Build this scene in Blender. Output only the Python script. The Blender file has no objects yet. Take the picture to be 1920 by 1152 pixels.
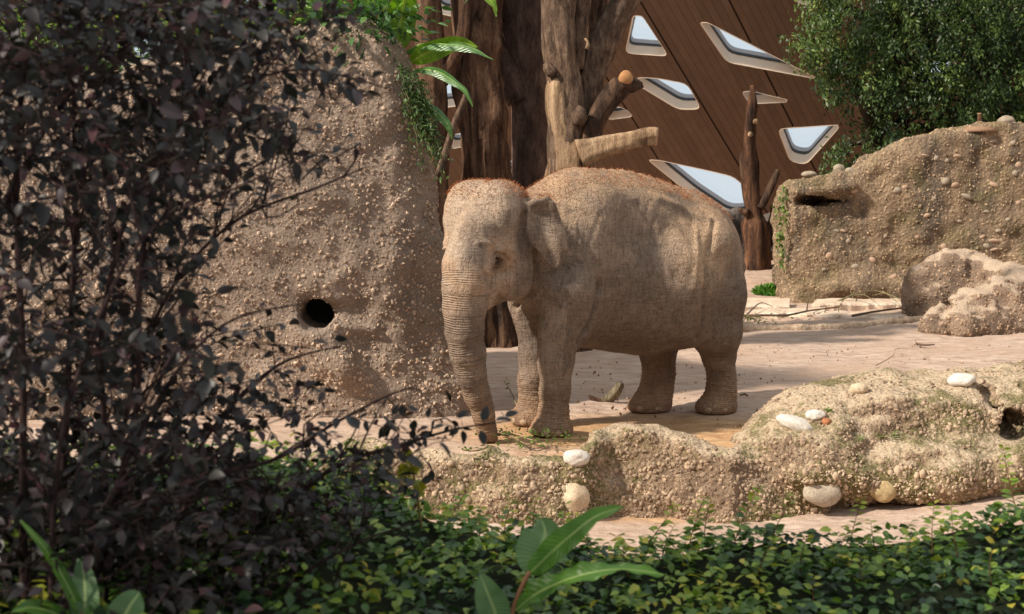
import bpy, math, random, os
import numpy as np
from mathutils import Vector, Matrix, bvhtree
PI = math.pi
scene = bpy.context.scene
C = scene.collection

# ------------------------------------------------------------------ camera, sky, sun, exposure
F = 2450.0; HC = 2.4; TILT = math.atan(246.0 / F)
cam_data = bpy.data.cameras.new('camera'); cam = bpy.data.objects.new('camera', cam_data); C.objects.link(cam)
cam_data.sensor_width = 36.0; cam_data.lens = 36.0 * F / 1920.0
cam.location = (0, 0, HC); cam.rotation_euler = (PI / 2 - TILT, 0, 0)
cam_data.dof.use_dof = True; cam_data.dof.focus_distance = 12.0; cam_data.dof.aperture_fstop = 4.0
cam_data.clip_start = 0.05; cam_data.clip_end = 200
scene.camera = cam

world = bpy.data.worlds.new('sky'); scene.world = world; world.use_nodes = True
wn = world.node_tree.nodes; wl = world.node_tree.links
wn['Background'].inputs['Color'].default_value = (0.91, 0.965, 1.0, 1)
wn['Background'].inputs['Strength'].default_value = 0.88

SUNDIR = Vector((-0.73, -0.31, 0.63)).normalized()
sun_d = bpy.data.lights.new('sun', 'SUN'); sun = bpy.data.objects.new('sun', sun_d); C.objects.link(sun)
sun_d.energy = 6.3; sun_d.angle = math.radians(3.0); sun_d.color = (1.0, 0.90, 0.77)
sun.rotation_euler = SUNDIR.to_track_quat('Z', 'Y').to_euler()

vs = scene.view_settings
scene.display_settings.display_device = 'sRGB'
vs.view_transform = 'Standard'; vs.look = 'None'; vs.gamma = 1.0; vs.use_curve_mapping = False
vs.exposure = 0.0
scene.cycles.max_bounces = 6; scene.cycles.transparent_max_bounces = 16
scene.cycles.use_denoising = True

# ------------------------------------------------------------------ where a point of the place lies
CT, ST = math.cos(TILT), math.sin(TILT)
def ray(px, py):
    u = (px - 960.0) / F; v = (576.0 - py) / F
    return np.array([u, CT + v * ST, -ST + v * CT])
def W(px, py, Y):
    d = ray(px, py); t = Y / d[1]
    return np.array([d[0] * t, Y, HC + d[2] * t])
def G(px, py, z=0.0):
    d = ray(px, py); t = (z - HC) / d[2]
    return np.array([d[0] * t, d[1] * t, z])
def PX(P):                                   # world -> px, py
    P = np.asarray(P, float); x = P[..., 0]; y = P[..., 1]; z = P[..., 2] - HC
    dep = y * CT - z * ST; up = y * ST + z * CT
    return 960 + F * x / dep, 576 - F * up / dep

# ------------------------------------------------------------------ noise
def _h(ix, iy, iz, s):
    h = (ix * 374761393 + iy * 668265263 + iz * 2147483647 + s * 974634777) & 0xffffffff
    h = ((h ^ (h >> 13)) * 1274126177) & 0xffffffff
    h = ((h ^ (h >> 16)) * 2246822519) & 0xffffffff
    return ((h ^ (h >> 15)) & 0xffffff).astype(np.float32) / 16777216.0
def vnoise(P, s=0):
    P = np.asarray(P, dtype=np.float64); i = np.floor(P).astype(np.int64); f = (P - i).astype(np.float32)
    f = f * f * f * (f * (f * 6 - 15) + 10)
    x, y, z = i[:, 0], i[:, 1], i[:, 2]; fx, fy, fz = f[:, 0], f[:, 1], f[:, 2]
    def L(a, b, t): return a + (b - a) * t
    r = L(L(L(_h(x, y, z, s), _h(x + 1, y, z, s), fx), L(_h(x, y + 1, z, s), _h(x + 1, y + 1, z, s), fx), fy),
          L(L(_h(x, y, z + 1, s), _h(x + 1, y, z + 1, s), fx), L(_h(x, y + 1, z + 1, s), _h(x + 1, y + 1, z + 1, s), fx), fy), fz)
    return r * 2 - 1
def fbm(P, sc=1.0, oc=3, s=0, gain=0.5):
    P = np.asarray(P) * sc; a = 1.0; t = np.zeros(len(P), np.float32)
    for k in range(oc):
        t += a * vnoise(P + 17.3 * k, s + k); a *= gain; P = P * 2.03
    return t
def sstep(a, b, x):
    t = np.clip((x - a) / (b - a), 0, 1); return t * t * (3 - 2 * t)

# ------------------------------------------------------------------ objects
def wloc(o):
    v = np.zeros(3)
    while o is not None:
        v += np.array(o.location); o = o.parent
    return v
def mesh_data(name, V, Fc, mats, smooth=True, midx=None, attrs=None):
    """V (n,3); Fc an (m,k) array or a list of arrays of faces with different k."""
    me = bpy.data.meshes.new(name)
    if isinstance(Fc, np.ndarray): Fc = [Fc]
    Fc = [np.asarray(f) for f in Fc if len(f)]
    V = np.asarray(V, np.float32)
    me.vertices.add(len(V)); me.vertices.foreach_set('co', V.ravel())
    li = np.concatenate([f.ravel() for f in Fc]).astype(np.int32)
    tot = np.concatenate([np.full(len(f), f.shape[1]) for f in Fc]).astype(np.int32)
    st = np.concatenate([[0], np.cumsum(tot)[:-1]]).astype(np.int32)
    me.loops.add(len(li)); me.loops.foreach_set('vertex_index', li)
    me.polygons.add(len(tot)); me.polygons.foreach_set('loop_start', st)
    me.polygons.foreach_set('use_smooth', np.full(len(tot), smooth, dtype=bool))
    if not isinstance(mats, (list, tuple)): mats = [mats]
    for m in mats: me.materials.append(m)
    if midx is not None: me.polygons.foreach_set('material_index', np.asarray(midx, np.int32))
    me.update(calc_edges=True)
    for k, a in (attrs or {}).items():
        a = np.asarray(a, np.float32)
        if a.ndim == 2:
            if a.shape[1] == 3: a = np.concatenate([a, np.ones((len(a), 1), np.float32)], 1)
            at = me.attributes.new(k, 'FLOAT_COLOR', 'POINT'); at.data.foreach_set('color', a.ravel())
        else:
            at = me.attributes.new(k, 'FLOAT', 'POINT'); at.data.foreach_set('value', a)
    return me
def obj(name, V, Fc, mats, parent=None, origin=None, smooth=True, midx=None, attrs=None, kind=None):
    """One mesh object from world-space vertices; its origin sits at `origin` (or the parent's)."""
    V = np.asarray(V, float); base = wloc(parent) if parent is not None else np.zeros(3)
    org = np.array(origin, float) if origin is not None else base
    me = mesh_data(name, V - org, Fc, mats, smooth, midx, attrs)
    o = bpy.data.objects.new(name, me); C.objects.link(o)
    if parent is not None: o.parent = parent
    o.location = org - base
    if kind: o['kind'] = kind
    return o
def put(name, me, parent, M):
    """An object that shares mesh `me`, set by the world matrix M."""
    o = bpy.data.objects.new(name, me); C.objects.link(o); o.parent = parent
    M = Matrix(M) if not isinstance(M, Matrix) else M.copy()
    if parent is not None: M.translation = M.translation - Vector(wloc(parent))
    o.matrix_basis = M
    return o
def tag(o, label=None, cat=None, group=None, kind=None):
    if label: o['label'] = label
    if cat: o['category'] = cat
    if group: o['group'] = group
    if kind: o['kind'] = kind
    return o
def thing(name, label, cat, loc, group=None, kind=None):
    o = bpy.data.objects.new(name, None); C.objects.link(o); o.location = tuple(loc); o.empty_display_size = 0.2
    return tag(o, label, cat, group, kind)

# ------------------------------------------------------------------ implicit shapes -> one continuous skin
class Field:
    def __init__(s, lo, hi, res):
        s.lo = np.array(lo, float); s.res = res
        s.n = np.ceil((np.array(hi) - s.lo) / res).astype(int) + 1
        s.F = np.full(s.n, 9.0, np.float32)
    def box(s, lo, hi):
        a = np.clip(np.floor((np.array(lo) - s.lo) / s.res).astype(int), 0, s.n - 1)
        b = np.clip(np.ceil((np.array(hi) - s.lo) / s.res).astype(int) + 1, 1, s.n)
        sl = tuple(slice(i, j) for i, j in zip(a, b))
        ax = [(s.lo[k] + np.arange(a[k], b[k]) * s.res).astype(np.float32) for k in range(3)]
        return sl, ax[0][:, None, None], ax[1][None, :, None], ax[2][None, None, :]
    def _mix(s, sl, d, k, mode):
        f = s.F[sl]
        if mode == 'sub':                     # smooth max(f, -d)
            d = -d; h = np.maximum(k - np.abs(f - d), 0) / k; s.F[sl] = np.maximum(f, d) + h * h * k * 0.25
        else:
            h = np.maximum(k - np.abs(f - d), 0) / k; s.F[sl] = np.minimum(f, d) - h * h * k * 0.25
    def ell(s, c, r, k=0.08, mode='add', R=None):
        c = np.array(c, float); r = np.array(r, float); m = r.max() + k + 0.1
        sl, x, y, z = s.box(c - m, c + m)
        if s.F[sl].size == 0: return
        x = x - c[0]; y = y - c[1]; z = z - c[2]
        if R is not None:                     # rows of R = local axes
            R = np.array(R, float)
            x, y, z = (R[0][0]*x+R[0][1]*y+R[0][2]*z, R[1][0]*x+R[1][1]*y+R[1][2]*z, R[2][0]*x+R[2][1]*y+R[2][2]*z)
        k0 = np.sqrt((x/r[0])**2 + (y/r[1])**2 + (z/r[2])**2)
        k1 = np.sqrt((x/r[0]**2)**2 + (y/r[1]**2)**2 + (z/r[2]**2)**2) + 1e-6
        s._mix(sl, k0 * (k0 - 1) / k1, k, mode)
    def cone(s, a, b, ra, rb, k=0.08, mode='add'):
        a = np.array(a, float); b = np.array(b, float); m = max(ra, rb) + k + 0.05
        sl, x, y, z = s.box(np.minimum(a, b) - m, np.maximum(a, b) + m)
        if s.F[sl].size == 0: return
        d = b - a; L = float(d @ d) + 1e-9
        t = np.clip(((x-a[0])*d[0] + (y-a[1])*d[1] + (z-a[2])*d[2]) / L, 0, 1)
        q = np.sqrt((x-a[0]-t*d[0])**2 + (y-a[1]-t*d[1])**2 + (z-a[2]-t*d[2])**2)
        s._mix(sl, q - (ra + (rb - ra) * t), k, mode)
    def chain(s, pts, rs, k=0.06, mode='add'):
        for i in range(len(pts) - 1): s.cone(pts[i], pts[i+1], rs[i], rs[i+1], k, mode)
    def mesh(s):
        """naive surface nets"""
        Fv = s.F; n = Fv.shape; ins = Fv < 0
        acc = np.zeros(tuple(m - 1 for m in n) + (3,), np.float32); cnt = np.zeros(tuple(m - 1 for m in n), np.float32)
        cs = [slice(0, -1), slice(1, None)]
        for ax in range(3):
            o1, o2 = [i for i in range(3) if i != ax]
            for p in (0, 1):
                for q in (0, 1):
                    A = [None] * 3; A[ax] = slice(0, -1); A[o1] = cs[p]; A[o2] = cs[q]
                    B = list(A); B[ax] = slice(1, None)
                    fa, fb = Fv[tuple(A)], Fv[tuple(B)]
                    m = ins[tuple(A)] != ins[tuple(B)]
                    t = fa[m] / (fa[m] - fb[m])
                    cnt[m] += 1
                    v = np.zeros((len(t), 3), np.float32); v[:, ax] = t; v[:, o1] = p; v[:, o2] = q
                    acc[m] += v
        act = cnt > 0
        idx = np.full(act.shape, -1, np.int64); idx[act] = np.arange(act.sum())
        gi = np.argwhere(act)
        V = (gi + acc[act] / cnt[act][:, None]) * s.res + s.lo
        Q = []
        for ax in range(3):
            o1, o2 = (ax + 1) % 3, (ax + 2) % 3
            A = [slice(1, -1)] * 3; A[ax] = slice(0, -1); B = list(A); B[ax] = slice(1, None)
            a, b = ins[tuple(A)], ins[tuple(B)]
            w = np.argwhere(a != b)
            if not len(w): continue
            fl = a[a != b]
            w = w.copy(); w[:, o1] += 1; w[:, o2] += 1
            e1 = np.zeros(3, int); e1[o1] = 1; e2 = np.zeros(3, int); e2[o2] = 1
            g = lambda u: idx[u[:, 0], u[:, 1], u[:, 2]]
            q = np.stack([g(w), g(w - e1), g(w - e1 - e2), g(w - e2)], 1)
            q[~fl] = q[~fl][:, ::-1]
            Q.append(q)
        return V, np.concatenate(Q)
def vnormals(V, Q):
    n = np.zeros_like(V)
    fn = np.cross(V[Q[:, 2]] - V[Q[:, 0]], V[Q[:, 3 if Q.shape[1] == 4 else 1]] - V[Q[:, 1 if Q.shape[1] == 4 else 0]])
    if Q.shape[1] == 3: fn = -fn
    for k in range(Q.shape[1]):
        for c in range(3): n[:, c] += np.bincount(Q[:, k], fn[:, c], len(V))
    return n / (np.linalg.norm(n, axis=1)[:, None] + 1e-12)
def relax(V, Q, it=2, w=0.5):
    for _ in range(it):
        s = np.zeros_like(V); c = np.zeros(len(V))
        for a in range(4):
            b = (a + 1) % 4
            for i, j in ((a, b), (b, a)):
                c += np.bincount(Q[:, i], minlength=len(V))
                for d in range(3): s[:, d] += np.bincount(Q[:, i], V[Q[:, j], d], len(V))
        V = V + w * (s / c[:, None] - V)
    return V

# ------------------------------------------------------------------ materials
def lin(c):                                     # sRGB 0..255 -> linear
    return tuple(((v/255)/12.92 if v/255 <= 0.04045 else ((v/255+0.055)/1.055)**2.4) for v in c) + (1,)
class NT:
    def __init__(s, name):
        s.m = bpy.data.materials.new(name); s.m.use_nodes = True; s.t = s.m.node_tree; s.n = s.t.nodes; s.l = s.t.links
        s.b = s.n['Principled BSDF']; s.out = s.n['Material Output']
        s.tc = s.n.new('ShaderNodeTexCoord')
    def put(s, sock, v):
        if isinstance(v, bpy.types.NodeSocket): s.l.new(v, sock)
        else: sock.default_value = v
    def mapping(s, scale=(1, 1, 1), src='Object', rot=(0, 0, 0)):
        m = s.n.new('ShaderNodeMapping'); m.inputs['Scale'].default_value = scale; m.inputs['Rotation'].default_value = rot
        s.l.new(s.tc.outputs[src] if isinstance(src, str) else src, m.inputs['Vector']); return m.outputs[0]
    def noise(s, sc, det=4, rough=0.55, vec=None, dist=0.0):
        n = s.n.new('ShaderNodeTexNoise'); n.inputs['Scale'].default_value = sc; n.inputs['Detail'].default_value = det
        n.inputs['Roughness'].default_value = rough; n.inputs['Distortion'].default_value = dist
        s.l.new(vec if vec is not None else s.tc.outputs['Object'], n.inputs['Vector']); return n.outputs['Fac']
    def vor(s, sc, feat='F1', vec=None, out='Distance', rnd=1.0):
        n = s.n.new('ShaderNodeTexVoronoi'); n.feature = feat; n.inputs['Scale'].default_value = sc
        n.inputs['Randomness'].default_value = rnd
        s.l.new(vec if vec is not None else s.tc.outputs['Object'], n.inputs['Vector']); return n.outputs[out]
    def ramp(s, fac, stops, interp='LINEAR'):
        r = s.n.new('ShaderNodeValToRGB'); cr = r.color_ramp; cr.interpolation = interp
        while len(cr.elements) < len(stops): cr.elements.new(0.5)
        for e, (p, c) in zip(cr.elements, stops):
            e.position = p; e.color = c if isinstance(c, tuple) else (c, c, c, 1)
        s.l.new(fac, r.inputs[0]); return r.outputs[0]
    def mix(s, fac, a, b, mode='MIX'):
        n = s.n.new('ShaderNodeMix'); n.data_type = 'RGBA'; n.blend_type = mode
        s.put(n.inputs[0], fac); s.put(n.inputs[6], a); s.put(n.inputs[7], b); return n.outputs[2]
    def math(s, op, a, b=0.0, clamp=False):
        n = s.n.new('ShaderNodeMath'); n.operation = op; n.use_clamp = clamp
        s.put(n.inputs[0], a); s.put(n.inputs[1], b); return n.outputs[0]
    def attr(s, name, out='Fac'):
        n = s.n.new('ShaderNodeAttribute'); n.attribute_name = name; return n.outputs[out]
    def bump(s, h, strength=0.5, dist=0.02, prev=None):
        n = s.n.new('ShaderNodeBump'); n.inputs['Strength'].default_value = strength; n.inputs['Distance'].default_value = dist
        s.l.new(h, n.inputs['Height'])
        if prev is not None: s.l.new(prev, n.inputs['Normal'])
        return n.outputs[0]
    def fin(s, color, rough=0.8, normal=None, spec=0.3):
        s.put(s.b.inputs['Base Color'], color); s.put(s.b.inputs['Roughness'], rough)
        s.b.inputs['Specular IOR Level'].default_value = spec
        if normal is not None: s.l.new(normal, s.b.inputs['Normal'])
        return s.m
def plain(name, c, rough=0.6, spec=0.4, var=0.15, sc=20):
    t = NT(name); n = t.noise(sc)
    lo = tuple(v * (1 - var) for v in c[:3]) + (1,); hi = tuple(min(1, v * (1 + var)) for v in c[:3]) + (1,)
    return t.fin(t.ramp(n, [(0.3, lo), (0.7, hi)]), rough, t.bump(n, 0.2, 0.005), spec)
# ------------------------------------------------------------------ the elephant
EO = np.array([1.084, 12.80, 0.0]); EF = np.array([-.83, -.5577, 0]); EL = np.array([.5577, -.83, 0]); EZ = np.array([0, 0, 1.0])
def e2w(p):
    p = np.asarray(p, float); return EO + p[..., 0:1] * EF + p[..., 1:2] * EL + p[..., 2:3] * EZ
def w2e(p):
    q = np.asarray(p, float) - EO; return np.stack([q @ EF, q @ EL, q[..., 2]], -1)
HO = np.array([-.19, 11.87, 0.0]); HF = np.array([-.60, -.80, 0]); HL = np.array([.80, -.60, 0])
def h2e(p):
    p = np.asarray(p, float); return w2e(HO + p[0] * HF + p[1] * HL + p[2] * EZ)
HR = np.array([[HF @ EF, HF @ EL, 0], [HL @ EF, HL @ EL, 0], [0, 0, 1.0]])       # head axes in elephant axes

TR_PX = [(890, 440, 11.55, .20), (876, 495, 11.44, .215), (874, 540, 11.40, .202), (872, 580, 11.40, .182), (872, 620, 11.42, .168), (878, 660, 11.46, .155),
         (884, 700, 11.51, .134), (895, 740, 11.58, .112), (907, 775, 11.64, .094), (914, 806, 11.70, .076), (920, 822, 11.71, .06)]
TRK = [w2e(W(a, b, y)) for a, b, y, r in TR_PX]; TRR = [r for *_, r in TR_PX]

def build_elephant():
    f = Field((-1.75, -1.05, -.06), (2.35, 1.05, 2.62), .0155)
    # trunk of the body
    f.ell((-.04, .0, 1.45), (1.04, .56, .78), .10)
    f.ell((-.38, .02, 1.32), (.66, .70, .68), .2)
    f.ell((.62, 0, 1.56), (.50, .47, .78), .15)
    f.chain([(.95, 0, 2.02), (.55, 0, 2.06), (.05, 0, 2.05), (-.4, 0, 1.95), (-.8, 0, 1.78), (-1.02, 0, 1.56)], [.28, .31, .30, .29, .29, .32], .3)
    f.ell((-.84, 0, 1.50), (.52, .56, .68), .2)
    f.ell((-.90, 0, 1.30), (.32, .43, .55), .15)
    for s in (1, -1):
        f.ell((.84, s * .34, 1.40), (.27, .20, .60), .12)                   # shoulder
        f.ell((-.90, s * .33, 1.25), (.31, .24, .62), .08)                  # thigh
        f.ell((-.76, s * .42, 1.72), (.24, .18, .2), .15)                     # hip point
    # near front leg
    f.chain([(.92, .36, 1.35), (.98, .31, .98), (1.02, .29, .68), (1.02, .28, .42), (1.03, .28, .2), (1.04, .28, .10)], [.25, .19, .158, .138, .135, .165], .06)
    f.ell((1.06, .28, .055), (.200, .185, .12), .06)
    # far front leg, half a step back
    f.chain([(.80, -.34, 1.35), (.82, -.30, .98), (.85, -.28, .68), (.87, -.27, .42), (.88, -.27, .2), (.90, -.27, .1)], [.27, .19, .155, .138, .132, .16], .06)
    f.ell((.92, -.27, .055), (.195, .18, .12), .06)
    # near hind leg
    f.chain([(-.90, .36, 1.2), (-.95, .32, .85), (-1.04, .27, .60), (-1.10, .26, .36), (-1.10, .26, .2), (-1.07, .26, .10)], [.32, .25, .165, .138, .145, .17], .08)
    f.ell((-1.03, .26, .055), (.225, .19, .115), .06)
    # far hind leg, stepping forward
    f.chain([(-.9, -.32, 1.2), (-.78, -.30, .85), (-.70, -.26, .60), (-.68, -.22, .36), (-.62, -.20, .2), (-.57, -.20, .10)], [.32, .25, .18, .150, .15, .17], .08)
    f.ell((-.53, -.20, .055), (.225, .19, .115), .06)
    f.chain([(-.55, .42, .95), (-.85, .42, .85), (-1.0, .4, .8)], [.2, .14, .1], .15)      # loose skin of the groin
    # neck and head
    nb = h2e((-.10, 0, 1.85))
    f.cone((.72, 0, 1.78), nb, .52, .27, .12)
    f.cone((.80, 0, 1.45), h2e((-.12, 0, 1.55)), .40, .2, .12)
    f.ell(h2e((-.04, -.02, 2.00)), (.35, .385, .36), .1, R=HR)
    for s in (1, -1):
        f.ell(h2e((.03, s * .17 - .03, 2.15)), (.26, .22, .21), .07, R=HR)
        f.ell(h2e((.12, s * .275 - .025, 1.76)), (.17, .095, .12), .06, R=HR)
        f.ell(h2e((.06, s * .27 - .03, 1.98)), (.22, .12, .17), .1, R=HR)          # brow above the eye
        f.ell(h2e((-.06, s * .20, 1.52)), (.24, .13, .25), .1, R=HR)          # cheek
        f.cone(h2e((.20, s * .16, 1.48)), h2e((.27, s * .135, 1.28)), .085, .07, .06)      # tusk sheath beside the trunk
    f.ell(h2e((.11, -.02, 1.83)), (.29, .29, .46), .12, R=HR)
    f.cone(h2e((-.05, 0, 1.42)), h2e((.17, 0, 1.24)), .19, .075, .08)          # lower jaw
    f.chain(TRK, TRR, .05)
    # eye sockets
    for s in (1, -1): f.ell(h2e((-.10, s * .36, 1.95)), (.14, .05, .12), .12, 'sub', R=HR)   # temple hollow
    # tail
    f.chain([(-1.44, 0, 1.75), (-1.55, 0, 1.45), (-1.56, 0, 1.1), (-1.53, .02, .8)], [.07, .05, .035, .03], .08)
    # ears: thin bent sheets that hang back from the head
    poly = np.array([(-.03, 2.08), (.03, 2.19), (.12, 2.22), (.20, 2.18), (.25, 2.08), (.285, 1.96), (.31, 1.86), (.325, 1.76), (.30, 1.70), (.27, 1.72), (.262, 1.62),
                     (.235, 1.56), (.19, 1.56), (.12, 1.64), (.05, 1.74), (-.01, 1.80), (-.03, 1.9)])
    poly[:, 0] *= 1.17
    for s in (1, -1):
        base = h2e((-.10, s * .335, 0)); dq = HR.T @ np.array([-.66, s * .75, 0]); dn = HR.T @ np.array([.75, s * .66, 0])
        dq /= np.linalg.norm(dq); dn /= np.linalg.norm(dn)
        lo = np.minimum(base + dq * -.1, base + dq * .45) - .15; hi = np.maximum(base + dq * -.1, base + dq * .45) + .15
        lo[2] = 1.45; hi[2] = 2.35
        sl, x, y, z = f.box(lo, hi)
        x = x - base[0]; y = y - base[1]
        q = x * dq[0] + y * dq[1] + 0 * z; n = x * dn[0] + y * dn[1] + 0 * z
        dist = np.full(q.shape, 9., np.float32); ins = np.zeros(q.shape, bool); zz = z + 0 * q
        for i in range(len(poly)):
            a = poly[i]; b = poly[(i + 1) % len(poly)]; e = b - a
            t = np.clip(((q - a[0]) * e[0] + (zz - a[1]) * e[1]) / (e @ e), 0, 1)
            dist = np.minimum(dist, np.hypot(q - a[0] - t * e[0], zz - a[1] - t * e[1]))
            c = ((a[1] > zz) != (b[1] > zz)) & (q < (b[0] - a[0]) * (zz - a[1]) / (b[1] - a[1] + 1e-9) + a[0]); ins ^= c
        d2 = np.where(ins, -dist, dist)
        zz_ = np.clip((zz - 1.98) / .16, 0, 1)
        surf = .085 + .035 * zz_ - .35 * (q - .16) ** 2 + .018 * np.sin(14 * zz + 5 * q) + .016 * np.sin(26 * q + 4 * zz)
        d = np.maximum(d2 + .012, np.abs(n - surf) - .016)
        f._mix(sl, d.astype(np.float32), .03, 'add')
        P = lambda q_, n_, z_: base + dq * q_ + dn * n_ + np.array([0, 0, z_])
        f.chain([P(-.04, .06, 2.13), P(.06, .115, 2.17), P(.16, .12, 2.20), P(.225, .10, 2.13), P(.25, .075, 2.04)], [.03, .036, .034, .026, .018], .025)   # rolled upper rim
    sl, x, y, z = f.box(f.lo, f.lo + f.n * f.res)
    f.F = np.maximum(f.F, (0.006 - z) + 0 * f.F)                                 # flat soles
    V, Q = f.mesh(); V = relax(V, Q, 1, .4)
    N = vnormals(V, Q)
    # --- folds and creases as real relief
    a, b, z = V[:, 0], V[:, 1], V[:, 2]
    T = np.array(TRK); tw = np.zeros(len(V)); ph = np.zeros(len(V)); best = np.full(len(V), 9.0)
    L = 0.0
    for i in range(1, len(T) - 1):
        e = T[i+1] - T[i]; ln = np.linalg.norm(e); t = np.clip(((V - T[i]) @ e) / (ln * ln), 0, 1)
        d = np.linalg.norm(V - T[i] - t[:, None] * e, axis=1) / (TRR[i] + (TRR[i+1] - TRR[i]) * t)
        m = d < best; best[m] = d[m]; ph[m] = L + t[m] * ln; L += ln
    tw = sstep(1.22, 1.05, best) * sstep(.03, .15, ph)
    leg = sstep(.60, .35, z) * (1 - tw)
    ph = np.where(tw > .05, ph, z)
    n1 = fbm(V, 2.2, 3, 5); n2 = fbm(V * np.array([1, 1, .55]), 9, 3, 9); n3 = fbm(V, 4.2, 2, 31)
    D = .012 * n1 + .005 * n2
    rid = lambda x: 1 - np.abs(x)
    # big sweeping folds behind the shoulder, on the neck and before the thigh
    w1 = sstep(.75, .45, np.abs(a - .45)) * sstep(.5, .9, z) * sstep(2.35, 1.9, z)
    D += -.005 * w1 * sstep(.2, 1.0, np.sin(a * 52 + z * 9 + 7 * n1) )
    w2 = np.exp(-((a + .58) / .14) ** 2) * sstep(.7, .9, z) * sstep(1.9, 1.5, z)
    D += -.02 * w2
    w3 = np.exp(-((a - (.52 + .10 * (z - 1.2))) / .07) ** 2) * sstep(.65, .85, z) * sstep(1.75, 1.3, z) * (b > .25)
    D += -.0 * w3                                                               # back edge of the shoulder
    ribs = sstep(.6, .1, np.abs(a + .15)) * sstep(1.3, 1.5, z) * sstep(2.1, 1.8, z)
    D += .004 * ribs * np.sin(a * 42 + 3 * n1)
    spine = np.exp(-(b / .09) ** 2) * sstep(2.0, 2.2, z) * sstep(-1.2, -.9, a) * sstep(.7, .3, a)
    D += .014 * spine + .006 * spine * np.sin(a * 55)
    # trunk rings, ankle and knee wrinkles
    D += .0035 * tw * np.sin(ph * 2 * PI / .042 + 2.5 * n1) * sstep(.25, .7, ph)
    D += .004 * leg * np.sin(z * 2 * PI / .045 + 4 * n3) * sstep(.08, .14, z)
    # head: cheek folds, brow, dents in the forehead
    hv = (e2w(V) - HO); hq = hv @ HF; hl = hv @ HL; hz = hv[:, 2]; hd = (a > 1.05)
    ab = np.abs(hl)
    ck = hd * np.exp(-((hq + .02) / .12) ** 2) * sstep(.12, .2, ab) * sstep(1.25, 1.4, hz) * sstep(1.8, 1.6, hz) * (1 - tw)
    D += .006 * ck * np.sin((hq * 1.0 - .25 * (hz - 1.5)) * 2 * PI / .045)
    D += -.012 * hd * np.exp(-((hq - .31) / .05) ** 2 - ((ab - .17) / .06) ** 2) * sstep(1.5, 1.6, hz) * sstep(1.95, 1.75, hz)   # hollow before the eye
    D += -.006 * hd * np.exp(-((hz - 1.98) / .07) ** 2 - (hl / .09) ** 2) * (hq > 0)
    D += -.014 * hd * np.exp(-(hl / .045) ** 2) * sstep(2.1, 2.3, hz)                                        # cleft of the crown
    D += .003 * hd * np.sin((hz) * 2 * PI / .16 + 2 * n1) * sstep(1.85, 2.0, hz) * (hq > .05) * .5
    tree0 = bvhtree.BVHTree.FromPolygons([Vector(p) for p in e2w(V)], [tuple(int(i) for i in q) for q in Q]); VW = e2w(V)
    creases = [(-.065, .028, [(1126, 530), (1116, 575), (1102, 612), (1086, 640)]), (-.016, .040, [(1072, 400), (1098, 450), (1118, 500), (1124, 540)]),
               (-.040, .028, [(1338, 415), (1331, 460), (1326, 510), (1322, 560), (1318, 600), (1308, 636)]), (-.014, .016, [(1350, 470), (1340, 520), (1337, 570), (1338, 625)]), (.024, .05, [(1235, 372), (1275, 386), (1312, 408)]),
               (.020, .035, [(1305, 430), (1306, 480), (1300, 540)]), (-.065, .028, [(1004, 470), (1007, 500), (1007, 528), (996, 556), (966, 576)]), (-.016, .010, [(922, 548), (938, 541), (952, 536)]), (-.010, .007, [(988, 470), (991, 500), (990, 540)]),
               (-.010, .007, [(978, 475), (980, 505), (979, 548)]), (-.009, .007, [(967, 490), (968, 520), (965, 552)]), (-.024, .020, [(910, 508), (916, 532), (921, 560)]), (-.014, .012, [(1008, 596), (1030, 566), (1052, 530)]),
               (-.012, .012, [(1018, 612), (1044, 582), (1064, 548)]), (-.016, .016, [(988, 604), (1004, 578), (1018, 548)]), (-.007, .014, [(1088, 640), (1130, 626), (1180, 618)]), (-.012, .012, [(906, 512), (918, 520), (934, 518), (948, 508)]),
               (-.010, .008, [(903, 500), (905, 515), (915, 530), (932, 532)]), (.022, .026, [(896, 456), (918, 458), (938, 470)]), (-.010, .010, [(945, 475), (955, 490), (956, 512)]), (-.010, .012, [(1060, 560), (1075, 590), (1078, 625)]),
               (-.008, .010, [(1140, 470), (1150, 540), (1142, 600)]), (-.008, .010, [(1165, 440), (1176, 520), (1170, 600)]), (-.018, .05, [(1195, 385), (1215, 420), (1225, 460)]), (-.008, .012, [(1130, 400), (1142, 450), (1146, 500)])]
    for dep, wd_, line in creases:
        pts = [np.array(h_[0]) for h_ in (tree0.ray_cast(Vector((0, 0, HC)), Vector(ray(*p)).normalized()) for p in line) if h_[0] is not None]
        if len(pts) < 2: continue
        C_ = np.array(pts); best = np.full(len(V), 9.0)
        for i in range(len(C_) - 1):
            e = C_[i+1] - C_[i]; t = np.clip(((VW - C_[i]) @ e) / (e @ e + 1e-9), 0, 1); best = np.minimum(best, np.linalg.norm(VW - C_[i] - t[:, None] * e, axis=1))
        D += dep * np.exp(-(best / wd_) ** 2)
    eyes = []
    eh = tree0.ray_cast(Vector((0, 0, HC)), Vector(ray(929, 489)).normalized()); E0 = np.array(eh[0]) - HO; EQ, ELL, EZZ = E0 @ HF, E0 @ HL, E0[2]
    EN = np.array(eh[1]); EN = EN if EN @ np.array([0, -1, 0]) > 0 else -EN; ENQ, ENL = EN @ HF, EN @ HL
    for s in (1, -1):
        rq = np.sqrt((hq - EQ) ** 2 + (ab - ELL) ** 2); r = np.sqrt((rq / 1.4) ** 2 + ((hz - EZZ) * 1.1) ** 2); side = hd & (hl * s > .08) & (hq > .02)
        D += np.where(side, .019 * np.exp(-((r - .056) / .014) ** 2) - .014 * np.exp(-((r - .086) / .011) ** 2) + .010 * np.exp(-((r - .11) / .012) ** 2) - .008 * np.exp(-((r - .135) / .012) ** 2) - .020 * np.exp(-(r / .034) ** 2), 0)
    V = V + N * D[:, None]
    V[:, 2] = np.maximum(V[:, 2], 0.004)
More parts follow.
